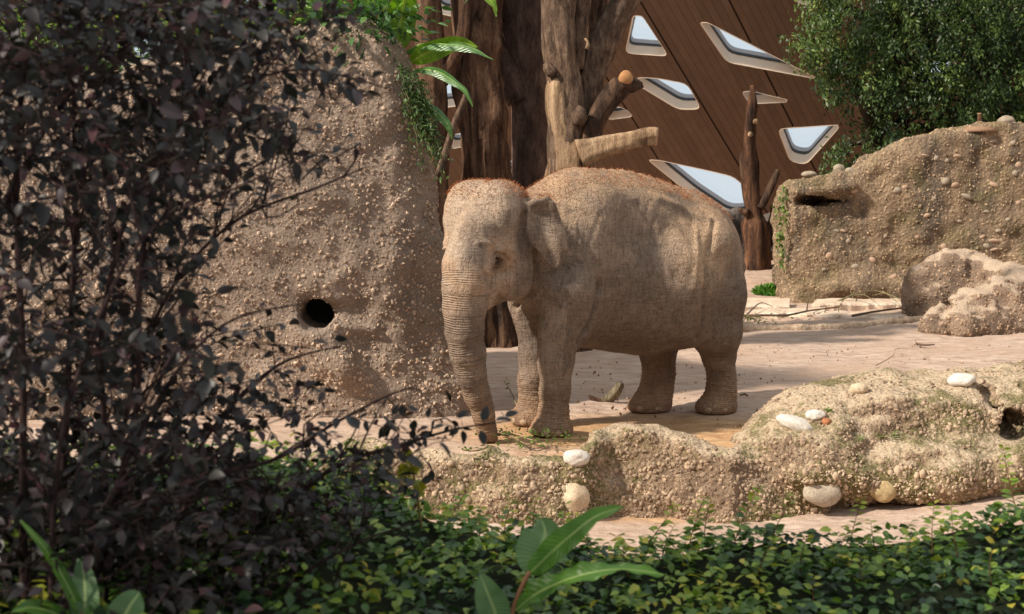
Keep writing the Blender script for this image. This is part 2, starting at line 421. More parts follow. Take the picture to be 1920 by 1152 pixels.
    # --- hide colour: grey-brown skin, ochre dust on crown, back and feet; sunlit and shaded areas painted in
    N = vnormals(V, Q)
    m1 = fbm(V, 1.6, 4, 40) * .5 + .5; m2 = fbm(V, 5.5, 4, 44) * .5 + .5; m3 = fbm(V, 14, 3, 48)
    grey = np.array(lin((136, 119, 105))[:3]); pale = np.array(lin((176, 153, 131))[:3]); och = np.array(lin((192, 146, 102))[:3]); dark = np.array(lin((100, 86, 76))[:3]); pink = np.array(lin((176, 134, 116))[:3])
    col = grey + (pale - grey) * (sstep(.3, .9, m2) * .55)[:, None]
    wd = sstep(.42, .1, m1 + .2 * m3)[:, None] * .45 * (1 - .7 * (a > 1.05))[:, None]
    col = col + (dark - col) * wd
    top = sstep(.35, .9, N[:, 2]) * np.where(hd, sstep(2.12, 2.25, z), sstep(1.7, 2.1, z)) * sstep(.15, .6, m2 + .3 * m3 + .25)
    sunlit_dust = np.array(lin((206, 172, 136))[:3]); low = np.array(lin((116, 100, 88))[:3])
    lowm = (1 - hd) * sstep(1.75, 1.2, z + .15 * m3) * sstep(.5, .9, z) * .65  # lower flank and belly darkened, shade put into the colour
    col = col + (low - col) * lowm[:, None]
    hip = np.exp(-((a + .50 + .2 * (m1 - .5)) / .34) ** 2 - ((z - 1.62) / .34) ** 2) * (b > 0) * (.45 + .5 * m2)  # mask of the sunlit patch painted on the hip
    col = col + (sunlit_dust - col) * np.clip(hip + sstep(.1, .55, N[:, 2]) * sstep(1.7, 2.0, z) * (.3 + .5 * m2) * (1 - .3 * hd), 0, .85)[:, None]  # painted sunlight on hip; upper side pale with dust and painted light
    col = col + (och - col) * (top * .4)[:, None]
    face = hd * sstep(.0, .15, hq) * sstep(1.0, 1.5, hz) * sstep(.1, .55, m1 + .15)
    col = col + (pale * 1.3 - col) * (face * .8)[:, None]  # face lightened, sunlight put into the skin colour
    col = col + (och - col) * (hd * face * sstep(.5, .75, m2) * .3)[:, None]
    ft = sstep(.65, .0, z) * (.3 + .4 * m2); inner = sstep(-.2, -.4, b * 0 + N[:, 1]) * sstep(1.1, .7, z) * .3
    col = col + (och - col) * np.clip(ft + inner, 0, .85)[:, None]
    col = col + (pink - col) * (sstep(.5, .9, m1) * sstep(1.1, .8, z) * sstep(-.35, -.7, a) * .6)[:, None]
    eye_dark = np.exp(-(((hq - .22) / .07) ** 2 + ((hz - 1.60) / .07) ** 2)) * (ab > .1) * hd
    col = col + (dark * .55 - col) * (.85 * np.exp(-(((hq - EQ) / .10) ** 2 + ((ab - ELL) / .10) ** 2 + ((hz - EZZ + .01) / .075) ** 2)) * (ab > .05) * hd)[:, None]
    lum = (col @ np.array([.3, .59, .11]))[:, None]; col = lum + (col - lum) * .90; col = col * .88
    mat = NT('elephant_hide')
    rg = mat.attr('ring'); rw = mat.attr('ringw')
    def ridge(sc, stretch, w):
        n_ = mat.noise(sc, 3, .5, mat.mapping(stretch), .4)
        return mat.ramp(n_, [(.5 - w, 1.0), (.5, 0.0), (.5 + w, 1.0)])
    h1 = ridge(17, (1, 1, .28), .055); h2 = ridge(14, (.55, .55, 1.9), .05); h3 = ridge(46, (1, 1, .7), .08)
    ringp = mat.math('ADD', mat.math('MULTIPLY', rg, 2 * PI / .021), mat.math('MULTIPLY', mat.noise(7, 3), 9.0))
    rs = mat.math('MULTIPLY', mat.math('SINE', ringp), rw)
    fine = mat.noise(150, 3)
    hs = mat.math('ADD', mat.math('MULTIPLY', h1, .4), mat.math('ADD', mat.math('MULTIPLY', mat.math('ADD', h2, h3), .3), mat.math('ADD', mat.math('MULTIPLY', rs, .45), mat.math('MULTIPLY', fine, .15))))
    cr = mat.ramp(mat.math('MULTIPLY', mat.math('ADD', h1, h2), .5), [(.2, (.66, .62, .58, 1)), (.7, (.97, .96, .95, 1)), (1.0, (1.04, 1.03, 1.02, 1))])
    rc = mat.mix(mat.math('MULTIPLY', rw, mat.ramp(mat.math('SINE', ringp), [(0, .5), (.35, 0.0)])), cr, (.66, .62, .58, 1))
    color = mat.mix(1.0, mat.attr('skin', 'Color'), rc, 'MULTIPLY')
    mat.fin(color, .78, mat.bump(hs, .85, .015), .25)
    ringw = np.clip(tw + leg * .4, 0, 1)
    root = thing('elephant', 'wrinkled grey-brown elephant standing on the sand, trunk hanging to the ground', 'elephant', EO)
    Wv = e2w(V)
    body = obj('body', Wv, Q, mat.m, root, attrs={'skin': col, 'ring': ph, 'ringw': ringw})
    tree = bvhtree.BVHTree.FromPolygons([Vector(p) for p in Wv], [tuple(int(i) for i in q) for q in Q])
    # eyes
    em = NT('elephant_eye').fin(lin((38, 22, 14)), .12, None, .8)
    for s in (1, -1):
        nn = HF * ENQ + HL * (s * ENL) + EZ * EN[2]; c = HO + HF * EQ + HL * (s * ELL) + EZ * EZZ - nn * .017
        u = np.linspace(0, PI, 13); v = np.linspace(0, 2 * PI, 20, endpoint=False)
        S = np.array([[np.sin(i) * np.cos(j), np.sin(i) * np.sin(j), np.cos(i)] for i in u for j in v]) * .034 + c
        q = np.array([[i * 20 + j, (i + 1) * 20 + j, (i + 1) * 20 + (j + 1) % 20, i * 20 + (j + 1) % 20] for i in range(12) for j in range(20)])
        obj('eye', S, q, em, root)
    # toenails
    nm = NT('toenail'); nm.fin(nm.ramp(nm.noise(30), [(.3, lin((140, 116, 92))), (.7, lin((172, 148, 120)))]), .5, None, .4)
    u = np.linspace(0, PI / 2, 6); v = np.linspace(0, 2 * PI, 14, endpoint=False)
    def nail(c, d, r):
        t = np.array([-d[1], d[0], 0]); S = []
        for i in u:
            for j in v: S.append(c + d * (np.cos(i) * .02) + t * (np.sin(i) * np.cos(j) * r) + EZ * (np.sin(i) * np.sin(j) * r * .75 + .0))
        q = np.array([[i * 14 + j, (i + 1) * 14 + j, (i + 1) * 14 + (j + 1) % 14, i * 14 + (j + 1) % 14] for i in range(5) for j in range(14)])
        obj('toenail', np.array(S), q, nm.m, root)
    for (fa, fb, k) in ((1.06, .28, 5), (.92, -.27, 5), (-1.03, .26, 4), (-.53, -.20, 4)):
        for i in range(k):
            an = math.radians(-75 + 150 * i / (k - 1)); d = EF * math.cos(an) + EL * math.sin(an)
            c0 = e2w(np.array([fa, fb, .05])); hit = tree.ray_cast(Vector(c0 + d * .6), Vector(-d))
            if hit[0] is not None: nail(np.array(hit[0]) - d * .006, d, .040 if abs(an) < 1 else .032)
    # sparse ginger bristles on crown and back
    rs_ = np.random.RandomState(4)
    cand = np.where((N[:, 2] > .35) & (z > 1.95) & ((np.abs(b) < .32) | hd) & (~hd | (z > 2.2)))[0]
    wgt = np.where(hd[cand], 1.8, 1.0); pick = rs_.choice(cand, 7000, p=wgt / wgt.sum())
    base = Wv[pick] + rs_.uniform(-.01, .01, (len(pick), 3)) * [1, 1, 0]; nw = N[pick, 0:1] * EF + N[pick, 1:2] * EL + N[pick, 2:3] * EZ
    dirn = nw + rs_.normal(0, .45, (len(pick), 3)) + np.array([.2, .1, .1]); dirn /= np.linalg.norm(dirn, axis=1)[:, None]
    ln = rs_.uniform(.012, .038, (len(pick), 1)); sd = np.cross(dirn, rs_.normal(0, 1, (len(pick), 3))); sd /= np.linalg.norm(sd, axis=1)[:, None]
    A = base - nw * .004 - sd * .0008; B = base - nw * .004 + sd * .0008; Cc = base + dirn * ln * .6 + nw * .0; Tt = base + dirn * ln + np.array([0, 0, -.006])
    HV = np.stack([A, B, Cc + sd * .0005, Tt], 1).reshape(-1, 3); k = np.arange(len(pick)) * 4
    hm = plain('ginger_hair', lin((150, 88, 48)), .6)
    obj('hair', HV, [np.stack([k, k + 1, k + 2], 1), np.stack([k, k + 2, k + 3], 1)], hm, root, kind='stuff')
    return root, tree
elephant, ETREE = build_elephant()
# ------------------------------------------------------------------ shared builders for stone
def ico(sub=1):
    t = (1 + 5 ** .5) / 2
    v = [(-1, t, 0), (1, t, 0), (-1, -t, 0), (1, -t, 0), (0, -1, t), (0, 1, t), (0, -1, -t), (0, 1, -t), (t, 0, -1), (t, 0, 1), (-t, 0, -1), (-t, 0, 1)]
    f = [(0, 11, 5), (0, 5, 1), (0, 1, 7), (0, 7, 10), (0, 10, 11), (1, 5, 9), (5, 11, 4), (11, 10, 2), (10, 7, 6), (7, 1, 8), (3, 9, 4), (3, 4, 2), (3, 2, 6), (3, 6, 8), (3, 8, 9), (4, 9, 5), (2, 4, 11), (6, 2, 10), (8, 6, 7), (9, 8, 1)]
    v = [np.array(p) / np.linalg.norm(p) for p in v]
    for _ in range(sub):
        mid = {}; nf = []
        def m(a, b):
            k = (min(a, b), max(a, b))
            if k not in mid: q = v[a] + v[b]; v.append(q / np.linalg.norm(q)); mid[k] = len(v) - 1
            return mid[k]
        for a, b, c in f:
            ab, bc, ca = m(a, b), m(b, c), m(c, a); nf += [(a, ab, ca), (b, bc, ab), (c, ca, bc), (ab, bc, ca)]
        f = nf
    return np.array(v), np.array(f)
ICO0, ICO1, ICO2, ICO3 = [ico(k) for k in range(4)]
def rot_rand(rs, n):
    q = rs.normal(0, 1, (n, 4)); q /= np.linalg.norm(q, axis=1)[:, None]; w, x, y, z = q.T
    return np.stack([1-2*(y*y+z*z), 2*(x*y-z*w), 2*(x*z+y*w), 2*(x*y+z*w), 1-2*(x*x+z*z), 2*(y*z-x*w), 2*(x*z-y*w), 2*(y*z+x*w), 1-2*(x*x+y*y)], 1).reshape(n, 3, 3)
def surf_sample(V, Q, n, rs, keep=None, dens=None):
    c = V[Q].mean(1); fn = np.cross(V[Q[:, 2]] - V[Q[:, 0]], V[Q[:, 3]] - V[Q[:, 1]]); ar = np.linalg.norm(fn, axis=1) + 1e-12; fn = fn / ar[:, None]
    w = ar.copy()
    if keep is not None: w = w * keep(c, fn)
    i = rs.choice(len(Q), n, p=w / w.sum()); q = V[Q[i]]; u = rs.uniform(0, 1, (n, 2, 1))
    P = (q[:, 0] * (1 - u[:, 0]) + q[:, 1] * u[:, 0]) * (1 - u[:, 1]) + (q[:, 3] * (1 - u[:, 0]) + q[:, 2] * u[:, 0]) * u[:, 1]
    return P, fn[i]
def chips(name, V, Q, n, smin, smax, mat, parent, seed=0, keep=None, sink=.25, flat=(1, .8, .6), smooth=False, lip=2.2):
    """gravel bedded in the face of a rock: one heap of small irregular stones"""
    rs = np.random.RandomState(seed); P, Nn = surf_sample(V, Q, n, rs, keep)
    sz = smin + (smax - smin) * rs.power(1.0 / lip, n); R = rot_rand(rs, n)
    B, Fc = ICO0; k = 8
    var = [B * (1 + rs.uniform(-.28, .28, (len(B), 1))) * np.array(flat) for _ in range(k)]
    vi = rs.randint(0, k, n); base = np.stack(var)[vi] * sz[:, None, None]
    VV = np.einsum('nij,nkj->nki', R, base) + (P - Nn * (sz * sink)[:, None])[:, None, :]
    FF = (Fc[None] + (np.arange(n) * len(B))[:, None, None]).reshape(-1, 3)
    cv = np.repeat(rs.uniform(0, 1, n), len(B))
    return obj(name, VV.reshape(-1, 3), FF, mat, parent, smooth=smooth, attrs={'tone': cv}, kind='stuff')
def stone_mesh(rs, r, sub=2, rough=.12, fl=(1, .8, .65)):
    B, Fc = (ICO1, ICO2, ICO3)[sub - 1]
    d = 1 + rough * fbm(B + rs.uniform(0, 50, 3), 1.1, 3, 3)
    return B * d[:, None] * np.array(fl) * r, Fc
def rock_mat(name, cols, sc=3.0, grit=60, bs=.6, bd=.02, moss=0.0, streak=None, rough=.92, tone=False):
    t = NT(name); n = t.noise(sc, 6, .6); g = t.noise(grit, 4, .7); m = t.noise(sc * 4.1, 5, .65)
    c = t.ramp(n, [(i / (len(cols) - 1) * .5 + .25, lin(k)) for i, k in enumerate(cols)])
    c = t.mix(t.ramp(m, [(.35, .0), (.7, .55)]), c, lin(cols[-1]))
    c = t.mix(1.0, c, t.ramp(g, [(.25, (.52, .50, .48, 1)), (.55, (1.0, 1.0, 1.0, 1)), (.8, (1.25, 1.22, 1.18, 1))]), 'MULTIPLY')
    if streak: c = t.mix(t.ramp(t.noise(2.0, 5, .6, t.mapping((1, 1, .22))), [(.48, 0.0), (.62, .8)]), c, lin(streak))
    if moss:
        mm = t.math('MULTIPLY', t.ramp(t.noise(1.6, 6, .7), [(.5, 0.0), (.62, 1.0)]), moss)
        c = t.mix(mm, c, t.ramp(g, [(.3, lin((58, 60, 28))), (.7, lin((112, 112, 58)))]))
    if tone: c = t.mix(1.0, c, t.ramp(t.attr('tone'), [(0, (.62, .58, .56, 1)), (.5, (1, 1, 1, 1)), (1, (1.45, 1.42, 1.38, 1))]), 'MULTIPLY')
    v = t.vor(grit * .45, 'F1'); h = t.math('ADD', t.math('MULTIPLY', g, .8), t.math('MULTIPLY', v, .7))
    return t.fin(c, rough, t.bump(h, bs, bd), .15)

# ------------------------------------------------------------------ ground: upper sand yard, lower bank, path edge
LEDGE_RIM = [(-1.6, 11.25), (-.8, 11.22), (.0, 11.10), (.6, 11.12), (.9, 11.40), (1.4, 11.35), (1.9, 11.1), (2.4, 11.3), (3.2, 11.6), (4.5, 11.7), (7.5, 11.9)]
def rim_y(X): return np.interp(X, [p[0] for p in LEDGE_RIM], [p[1] for p in LEDGE_RIM])
def ground_z(X, Y):
    low = -.56 + .07 * np.clip(X - 2.2, 0, 3) + .0 * Y
    r = rim_y(X); drop = sstep(r + .20, r - .12, Y)
    drop_l = sstep(11.6, 8.2, Y); wl = sstep(-1.0, -2.0, X); drop = drop * (1 - wl) + drop_l * wl
    z = low * drop
    far = sstep(26.5, 31, Y) * sstep(4.5, 2.5, np.abs(X - 5.2) * .8) * .45
    return z + far
def build_ground():
    xs = np.concatenate([np.linspace(-16, -4, 50, endpoint=False), np.linspace(-4, 8, 520, endpoint=False), np.linspace(8, 26, 80)])
    ys = np.concatenate([np.linspace(2.2, 9.5, 50, endpoint=False), np.linspace(9.5, 15, 300, endpoint=False), np.linspace(15, 26, 220, endpoint=False), np.linspace(26, 60, 60)])
    X, Y = np.meshgrid(xs, ys, indexing='ij'); P = np.stack([X.ravel(), Y.ravel(), 0 * X.ravel()], 1)
    z = ground_z(P[:, 0], P[:, 1])
    z += .030 * fbm(P, .7, 3, 11) + .016 * fbm(P * [1, 1.5, 1], 3.2, 3, 12) * (.4 + .6 * sstep(-.2, .4, fbm(P, .5, 2, 77)))
    z += .006 * fbm(P * [1, 1.6, 1], 11, 3, 13)
    # flatten under the elephant's feet
    w = e2w(np.array([[1.06, .28, 0], [.92, -.27, 0], [-1.03, .26, 0], [-.53, -.2, 0]]))
    k = np.zeros(len(P))
    for c in w: k = np.maximum(k, np.exp(-(((P[:, 0] - c[0]) ** 2 + (P[:, 1] - c[1]) ** 2) / .32 ** 2) ** 2))
    z = z * (1 - k)
    P[:, 2] = z
    nx, ny = len(xs), len(ys); i = np.arange(nx * ny).reshape(nx, ny)
    Q = np.stack([i[:-1, :-1].ravel(), i[1:, :-1].ravel(), i[1:, 1:].ravel(), i[:-1, 1:].ravel()], 1)
    t = NT('sand')
    vec = t.mapping((.55, 1.4, 1)); n = t.noise(.8, 6, .6); n2 = t.noise(5, 6, .62, vec); n3 = t.noise(60, 3, .7)
    c = t.ramp(n2, [(.3, lin((160, 136, 121))), (.5, lin((190, 167, 151))), (.68, lin((207, 186, 170)))])
    c = t.mix(t.ramp(n, [(.42, 0.0), (.62, .6)]), c, lin((188, 160, 139)))
    # orange patch of raked earth around the feet
    sx = t.n.new('ShaderNodeSeparateXYZ'); t.l.new(t.tc.outputs['Object'], sx.inputs[0])
    dx = t.math('MULTIPLY', t.math('SUBTRACT', sx.outputs[0], 1.4), .42); dy = t.math('MULTIPLY', t.math('SUBTRACT', sx.outputs[1], 12.1), .85)
    r = t.math('SQRT', t.math('ADD', t.math('MULTIPLY', dx, dx), t.math('MULTIPLY', dy, dy)))
    m = t.math('SUBTRACT', t.math('ADD', 1.0, t.math('MULTIPLY', t.noise(2.2, 5, .6, vec), .9)), t.math('ADD', r, .45))
    c = t.mix(t.ramp(m, [(.0, 0.0), (.42, .8)]), c, t.ramp(n2, [(.3, lin((164, 122, 80))), (.6, lin((198, 158, 112))), (.75, lin((212, 176, 130)))]))
    c = t.mix(1.0, c, t.ramp(n3, [(.3, (.84, .82, .8, 1)), (.7, (1.08, 1.08, 1.08, 1))]), 'MULTIPLY')
    c = t.mix(t.ramp(t.noise(16, 4, .7, vec), [(.62, 0.0), (.72, .5)]), c, lin((150, 112, 84)))
    h = t.math('ADD', t.math('MULTIPLY', n2, 1.0), t.math('ADD', t.math('MULTIPLY', t.noise(18, 5, .65, vec), .6), t.math('MULTIPLY', n3, .15)))
    t.fin(c, .95, t.bump(h, .75, .05), .1)
    o = obj('ground', P, Q, t.m, None, kind='structure'); return o
ground = build_ground()
# small crumbs and clods lying on the sand
_rs = np.random.RandomState(3)
def crumbs():
    n = 2200; X = _rs.uniform(-3.5, 9, n); Y = 11.6 + 13 * _rs.power(.75, n); P = np.stack([X, Y, ground_z(X, Y) + .004], 1)
    keep = (rim_y(X) + 1.0 < Y) & ~((Y > 18.5) & (X > 3.0)) & ~((X < .6) & (Y > 12.3)); P = P[keep]; n = len(P); s = _rs.uniform(.006, .022, n)
    B, Fc = ICO0; VV = np.einsum('nij,nkj->nki', rot_rand(_rs, n), B[None] * s[:, None, None] * np.array([1, .7, .5])) + P[:, None]
    t = NT('crumb'); t.fin(t.ramp(t.noise(1.3, 2), [(.4, lin((120, 88, 66))), (.55, lin((176, 148, 126)))]), .9)
    o = obj('crumbs', VV.reshape(-1, 3), (Fc[None] + (np.arange(n) * 12)[:, None, None]).reshape(-1, 3), t.m, None, kind='stuff')
    tag(o, 'tiny crumbs of earth and bark littering the sand yard', 'debris')
crumbs()

# ------------------------------------------------------------------ the high gravelly rock wall on the left
def halfplanes(f, sl, planes, k=.25):
    F_ = None
    for d in planes:
        if F_ is None: F_ = d + 0 * (planes[0] + planes[1] + planes[-1])
        else:
            h = np.maximum(k - np.abs(F_ - d), 0) / k; F_ = np.maximum(F_, d) + h * h * k * .25
    return F_
def nz(f, sc, s, oc=2):
    """coarse noise laid over a field's grid (evaluated on every 4th node, then spread)"""
    n = f.n; st = 4; g = [np.arange(0, k + st, st) for k in n]
    P = np.stack(np.meshgrid(*[f.lo[i] + g[i] * f.res for i in range(3)], indexing='ij'), -1).reshape(-1, 3)
    A = fbm(P, sc, oc, s).reshape([len(q) for q in g])
    for ax in range(3):
        x = np.arange(n[ax]) / st; i0 = np.minimum(x.astype(int), A.shape[ax] - 2); t = x - i0
        sh = [1, 1, 1]; sh[ax] = n[ax]
        A = np.take(A, i0, ax) * (1 - t.reshape(sh)) + np.take(A, i0 + 1, ax) * t.reshape(sh)
    return A.astype(np.float32)
def finish_rock(f, s, amp, oc=4, sc=4, it=1):
    V, Q = f.mesh(); V = relax(V, Q, it, .5); N = vnormals(V, Q)
    V = V + N * (amp * fbm(V, sc, oc, s))[:, None]
    return V, Q
def build_left_rock():
    f = Field((-7.2, 12.2, -.5), (-.1, 16.4, 4.5), .045)
    sl, x, y, z = f.box(f.lo, f.lo + f.n * f.res)
    zz = z.ravel()
    xr = np.interp(zz, [-.6, 0, .7, 1.5, 2.35, 3.0, 3.4, 3.75, 4.0, 4.3], [-.36, -.44, -.50, -.58, -.68, -.88, -1.02, -1.16, -1.34, -1.7]).astype(np.float32)[None, None, :]
    xx = x.ravel()
    zt = np.interp(xx, [-7.5, -5, -3.5, -2.6, -2.1, -1.8, -1.5, -1.2, -.8, 0], [3.0, 3.4, 3.6, 3.72, 3.85, 3.98, 3.97, 3.88, 3.6, 2.8]).astype(np.float32)[:, None, None]
    front = (12.72 + .10 * z + .10 * np.maximum(x + 1.2, 0) * 3 + .05 * (x + 3)) - y
    F0 = halfplanes(f, sl, [front, (x - xr + np.maximum(y - 13.4, 0) * .45) * .9, (z - zt - .0 * y), y - 16.2], .45)
    f.F = (F0 + .10 * nz(f, .9, 61, 3) + .035 * nz(f, 3.3, 65, 2)).astype(np.float32)
    c = W(593, 592, 12.9)
    f.cone(W(600, 585, 12.84), W(688, 578, 12.90), .085, .075, .08, 'sub')
    f.cone(W(560, 606, 12.80), W(700, 618, 12.86), .05, .04, .12)
    f.cone(W(585, 640, 12.78), W(640, 690, 12.70), .14, .12, .3)
    f.ell(c + [0, .15, .015], (.165, .8, .165), .04, 'sub')
    V, Q = finish_rock(f, 70, .026, 4, 4.5, 1)
    m = rock_mat('rock_left_face', [(118, 103, 92), (154, 136, 121), (180, 160, 144)], 1.2, 55, 1.0, .035)
    root = thing('gravel_outcrop', 'tall sprayed gravel rock wall with a dark hole, left of the elephant', 'rock wall', (-3.2, 13.4, 0))
    obj('rock_face', V, Q, m, root)
    cm = rock_mat('rock_left_gravel', [(122, 103, 90), (160, 140, 122), (190, 169, 150)], 1.3, 40, .3, .01, tone=True)
    kp = lambda c, n: ((n[:, 1] < .25) | (n[:, 2] > .4) | (n[:, 0] > .5)) * (np.hypot(c[:, 0] - W(593, 592, 12.9)[0], c[:, 2] - W(593, 592, 12.9)[2]) > .17)
    chips('gravel', V, Q, 30000, .010, .034, cm, root, 5, kp, .2)
    dark = NT('hole_back'); dark.fin(lin((34, 38, 36)), .9)
    th = np.linspace(0, 2 * PI, 20, endpoint=False); cc = c + [0, .42, 0]
    Vb = np.concatenate([[cc + np.array([.2 * np.cos(a), k, .17 * np.sin(a)]) for a in th] for k in (0, .03)])
    obj('hole_backing', Vb, [np.arange(20)[None, ::-1], np.stack([np.arange(20), (np.arange(20) + 1) % 20, (np.arange(20) + 1) % 20 + 20, np.arange(20) + 20], 1)], dark.m, root, smooth=False)
    return V, Q
LRV, LRQ = build_left_rock()

# ------------------------------------------------------------------ pale rock ledge in front, with its mound on the right
def build_ledge():
    f = Field((-2.3, 10.2, -1.0), (7.4, 13.9, 1.1), .035)
    sl, x, y, z = f.box(f.lo, f.lo + f.n * f.res)
    xx = x.ravel(); r = rim_y(xx).astype(np.float32)[:, None, None]
    zt = np.interp(xx, [-2.4, -1.6, -.6, 0, .55, .75, 1.25, 1.7, 2.1, 2.6, 7.5], [-.2, .0, .03, .02, -.02, .14, .13, .02, -.02, .05, .06]).astype(np.float32)[:, None, None]
    lean = .22 + .10 * sstep(2, 3.5, xx)[:, None, None]
    F0 = halfplanes(f, sl, [(r + lean * 0 - (0 - z) * lean * -1 * 1.0) - y, (z - zt), (y - r - .34)], .14)
    F0 = halfplanes(f, sl, [(r + z * lean) - y, (z - zt) + 0 * y, (y - r - .36) + 0 * z], .14)
    f.F = F0.astype(np.float32)
    for c, rr in ((W(1700, 790, 12.2), (1.25, .75, .46)), (W(1570, 800, 11.9), (.75, .55, .27)), (W(1840, 775, 12.3), (.75, .65, .45)), (W(1950, 780, 12.6), (.8, .8, .52)),
                  (W(1480, 830, 11.7), (.5, .4, .16)), (W(1750, 880, 11.5), (1.0, .42, .30)), (W(1600, 880, 11.4), (.8, .35, .26)), (W(1890, 880, 11.6), (.6, .4, .26))):
        f.ell(c, rr, .18)
    f.F = (f.F + .06 * nz(f, 1.5, 81, 3) + .03 * nz(f, 5, 85, 2)).astype(np.float32)
    f.ell(W(1893, 795, 11.75), (.17, .50, .14), .05, 'sub')
    f.cone(W(1848, 735, 11.9), W(1872, 790, 11.7), .07, .05, .08, 'sub')
    f.chain([W(1640, 832, 11.3), W(1720, 800, 11.35), W(1800, 770, 11.5)], [.03, .04, .04], .12, 'sub')
    V, Q = finish_rock(f, 90, .030, 4, 5.5, 1)
    t = NT('ledge_rock'); n = t.noise(1.6, 6, .62); g = t.noise(48, 4, .7)
    c = t.ramp(n, [(.3, lin((106, 88, 75))), (.5, lin((148, 126, 104))), (.7, lin((180, 156, 126)))])
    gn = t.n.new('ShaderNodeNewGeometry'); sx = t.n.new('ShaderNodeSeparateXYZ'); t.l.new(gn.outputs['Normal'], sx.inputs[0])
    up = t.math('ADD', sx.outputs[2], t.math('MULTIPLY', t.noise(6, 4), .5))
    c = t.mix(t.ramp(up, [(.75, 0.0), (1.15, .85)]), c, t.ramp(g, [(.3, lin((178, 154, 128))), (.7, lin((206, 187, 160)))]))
    mm = t.ramp(t.math('ADD', t.noise(1.4, 6, .7), t.math('MULTIPLY', t.noise(9, 4, .7), .3)), [(.62, 0.0), (.72, .8)])
    c = t.mix(mm, c, t.ramp(g, [(.3, lin((62, 62, 36))), (.7, lin((124, 118, 72)))]))
    c = t.mix(1.0, c, t.ramp(g, [(.3, (.42, .39, .37, 1)), (.5, (1, 1, 1, 1)), (.8, (1.12, 1.12, 1.1, 1))]), 'MULTIPLY')
    t.fin(c, .93, t.bump(t.math('ADD', g, t.vor(26)), .8, .02), .12)
    root = thing('rock_ledge', 'pale conglomerate rock ledge along the front edge of the sand yard', 'rock', (2.4, 11.4, -.5))
    obj('ledge_rock', V, Q, t.m, root)
    cm = rock_mat('ledge_gravel', [(112, 94, 79), (150, 129, 109), (186, 166, 142)], 1.2, 40, .3, .01, tone=True)
    kp = lambda c, n: np.where(n[:, 2] > .7, .12, 1.0) * (n[:, 1] < .5) * sstep(-.75, -.55, c[:, 2])
    chips('gravel', V, Q, 17000, .010, .036, cm, root, 8, kp, .3)
    chips('coarse_gravel', V, Q, 700, .03, .06, cm, root, 9, lambda c, n: (n[:, 2] < .5) * (n[:, 1] < .2) * sstep(-.7, -.5, c[:, 2]), .3, smooth=True, lip=3)
    # river stones bedded in it
    rs = np.random.RandomState(12); tree = bvhtree.BVHTree.FromPolygons([Vector(p) for p in V], [tuple(int(i) for i in q) for q in Q])
    sm = {k: rock_mat('river_stone_' + k, cols, 5, 70, .15, .004, rough=.7) for k, cols in dict(tan=[(176, 152, 124), (200, 178, 150), (214, 194, 166)], grey=[(150, 138, 122), (176, 164, 146), (196, 184, 166)], white=[(190, 180, 168), (212, 203, 192), (228, 220, 210)], ochre=[(150, 130, 92), (178, 156, 116), (192, 170, 130)], rust=[(140, 90, 62), (168, 110, 76), (180, 130, 96)]).items()}
    bed = [((1076, 937), 'tan', (.135, .10, .155), .25, 'large round tan stone bedded in the ledge face'), ((1541, 923), 'grey', (.165, .09, .125), -.35, 'large grey angular stone bedded in the ledge face'),
           ((1657, 922), 'ochre', (.125, .08, .11), .1, 'ochre stone half buried beside the grey one'), ((1495, 799), 'white', (.19, .13, .075), -.35, 'flat white stone on the left slope of the mound')]
    for (px, py), k, r, an, lb in bed:
        d = ray(px, py); hit = tree.ray_cast(Vector((0, 0, HC)), Vector(d).normalized())
        if hit[0] is None: continue
        B, Fc = stone_mesh(rs, 1, 3, .13, (1, 1, 1)); B = B * np.array(r)
        if k == 'grey': B = np.sign(B) * np.abs(B / np.array(r)) ** .8 * np.array(r)
        ca, sa = math.cos(an), math.sin(an); B = np.stack([B[:, 0] * ca - B[:, 2] * sa, B[:, 1], B[:, 0] * sa + B[:, 2] * ca], 1)
        o = obj('stone', B + np.array(hit[0]) + [0, .02, 0], Fc, sm[k], root); o['label'] = lb
    loose = [((1081, 862), 'white', (.115, .10, .075), 'white rounded stone lying on the ledge rim in front of the elephant'), ((1531, 778), 'white', (.085, .07, .05), 'smooth whitish stone beside the small green sprig on the mound'),
             ((1612, 730), 'tan', (.085, .07, .055), 'cream stone sitting at the back left of the sandy mound'), ((1806, 714), 'white', (.13, .10, .065), 'broad white stone on top of the mound beside the cave hole'),
             ((1550, 789), 'rust', (.05, .045, .035), 'small rusty brown stone next to the whitish stone on the mound')]
    for (px, py), k, r, lb in loose:
        d = ray(px, py + 8); hit = tree.ray_cast(Vector((0, 0, HC)), Vector(d).normalized())
        P = np.array(hit[0]) if hit[0] is not None else G(px, py + 8)
        B, Fc = stone_mesh(rs, 1, 3, .12, (1, 1, 1)); B = B * np.array(r)
        c = P + [0, .04, r[2] * .55]
        o = obj('stone', B + c, Fc, sm[k], None, origin=c - [0, 0, r[2]]); tag(o, lb, 'stone')
    return V, Q, tree, sm
LV, LQ, LTREE, STONE_M = build_ledge()

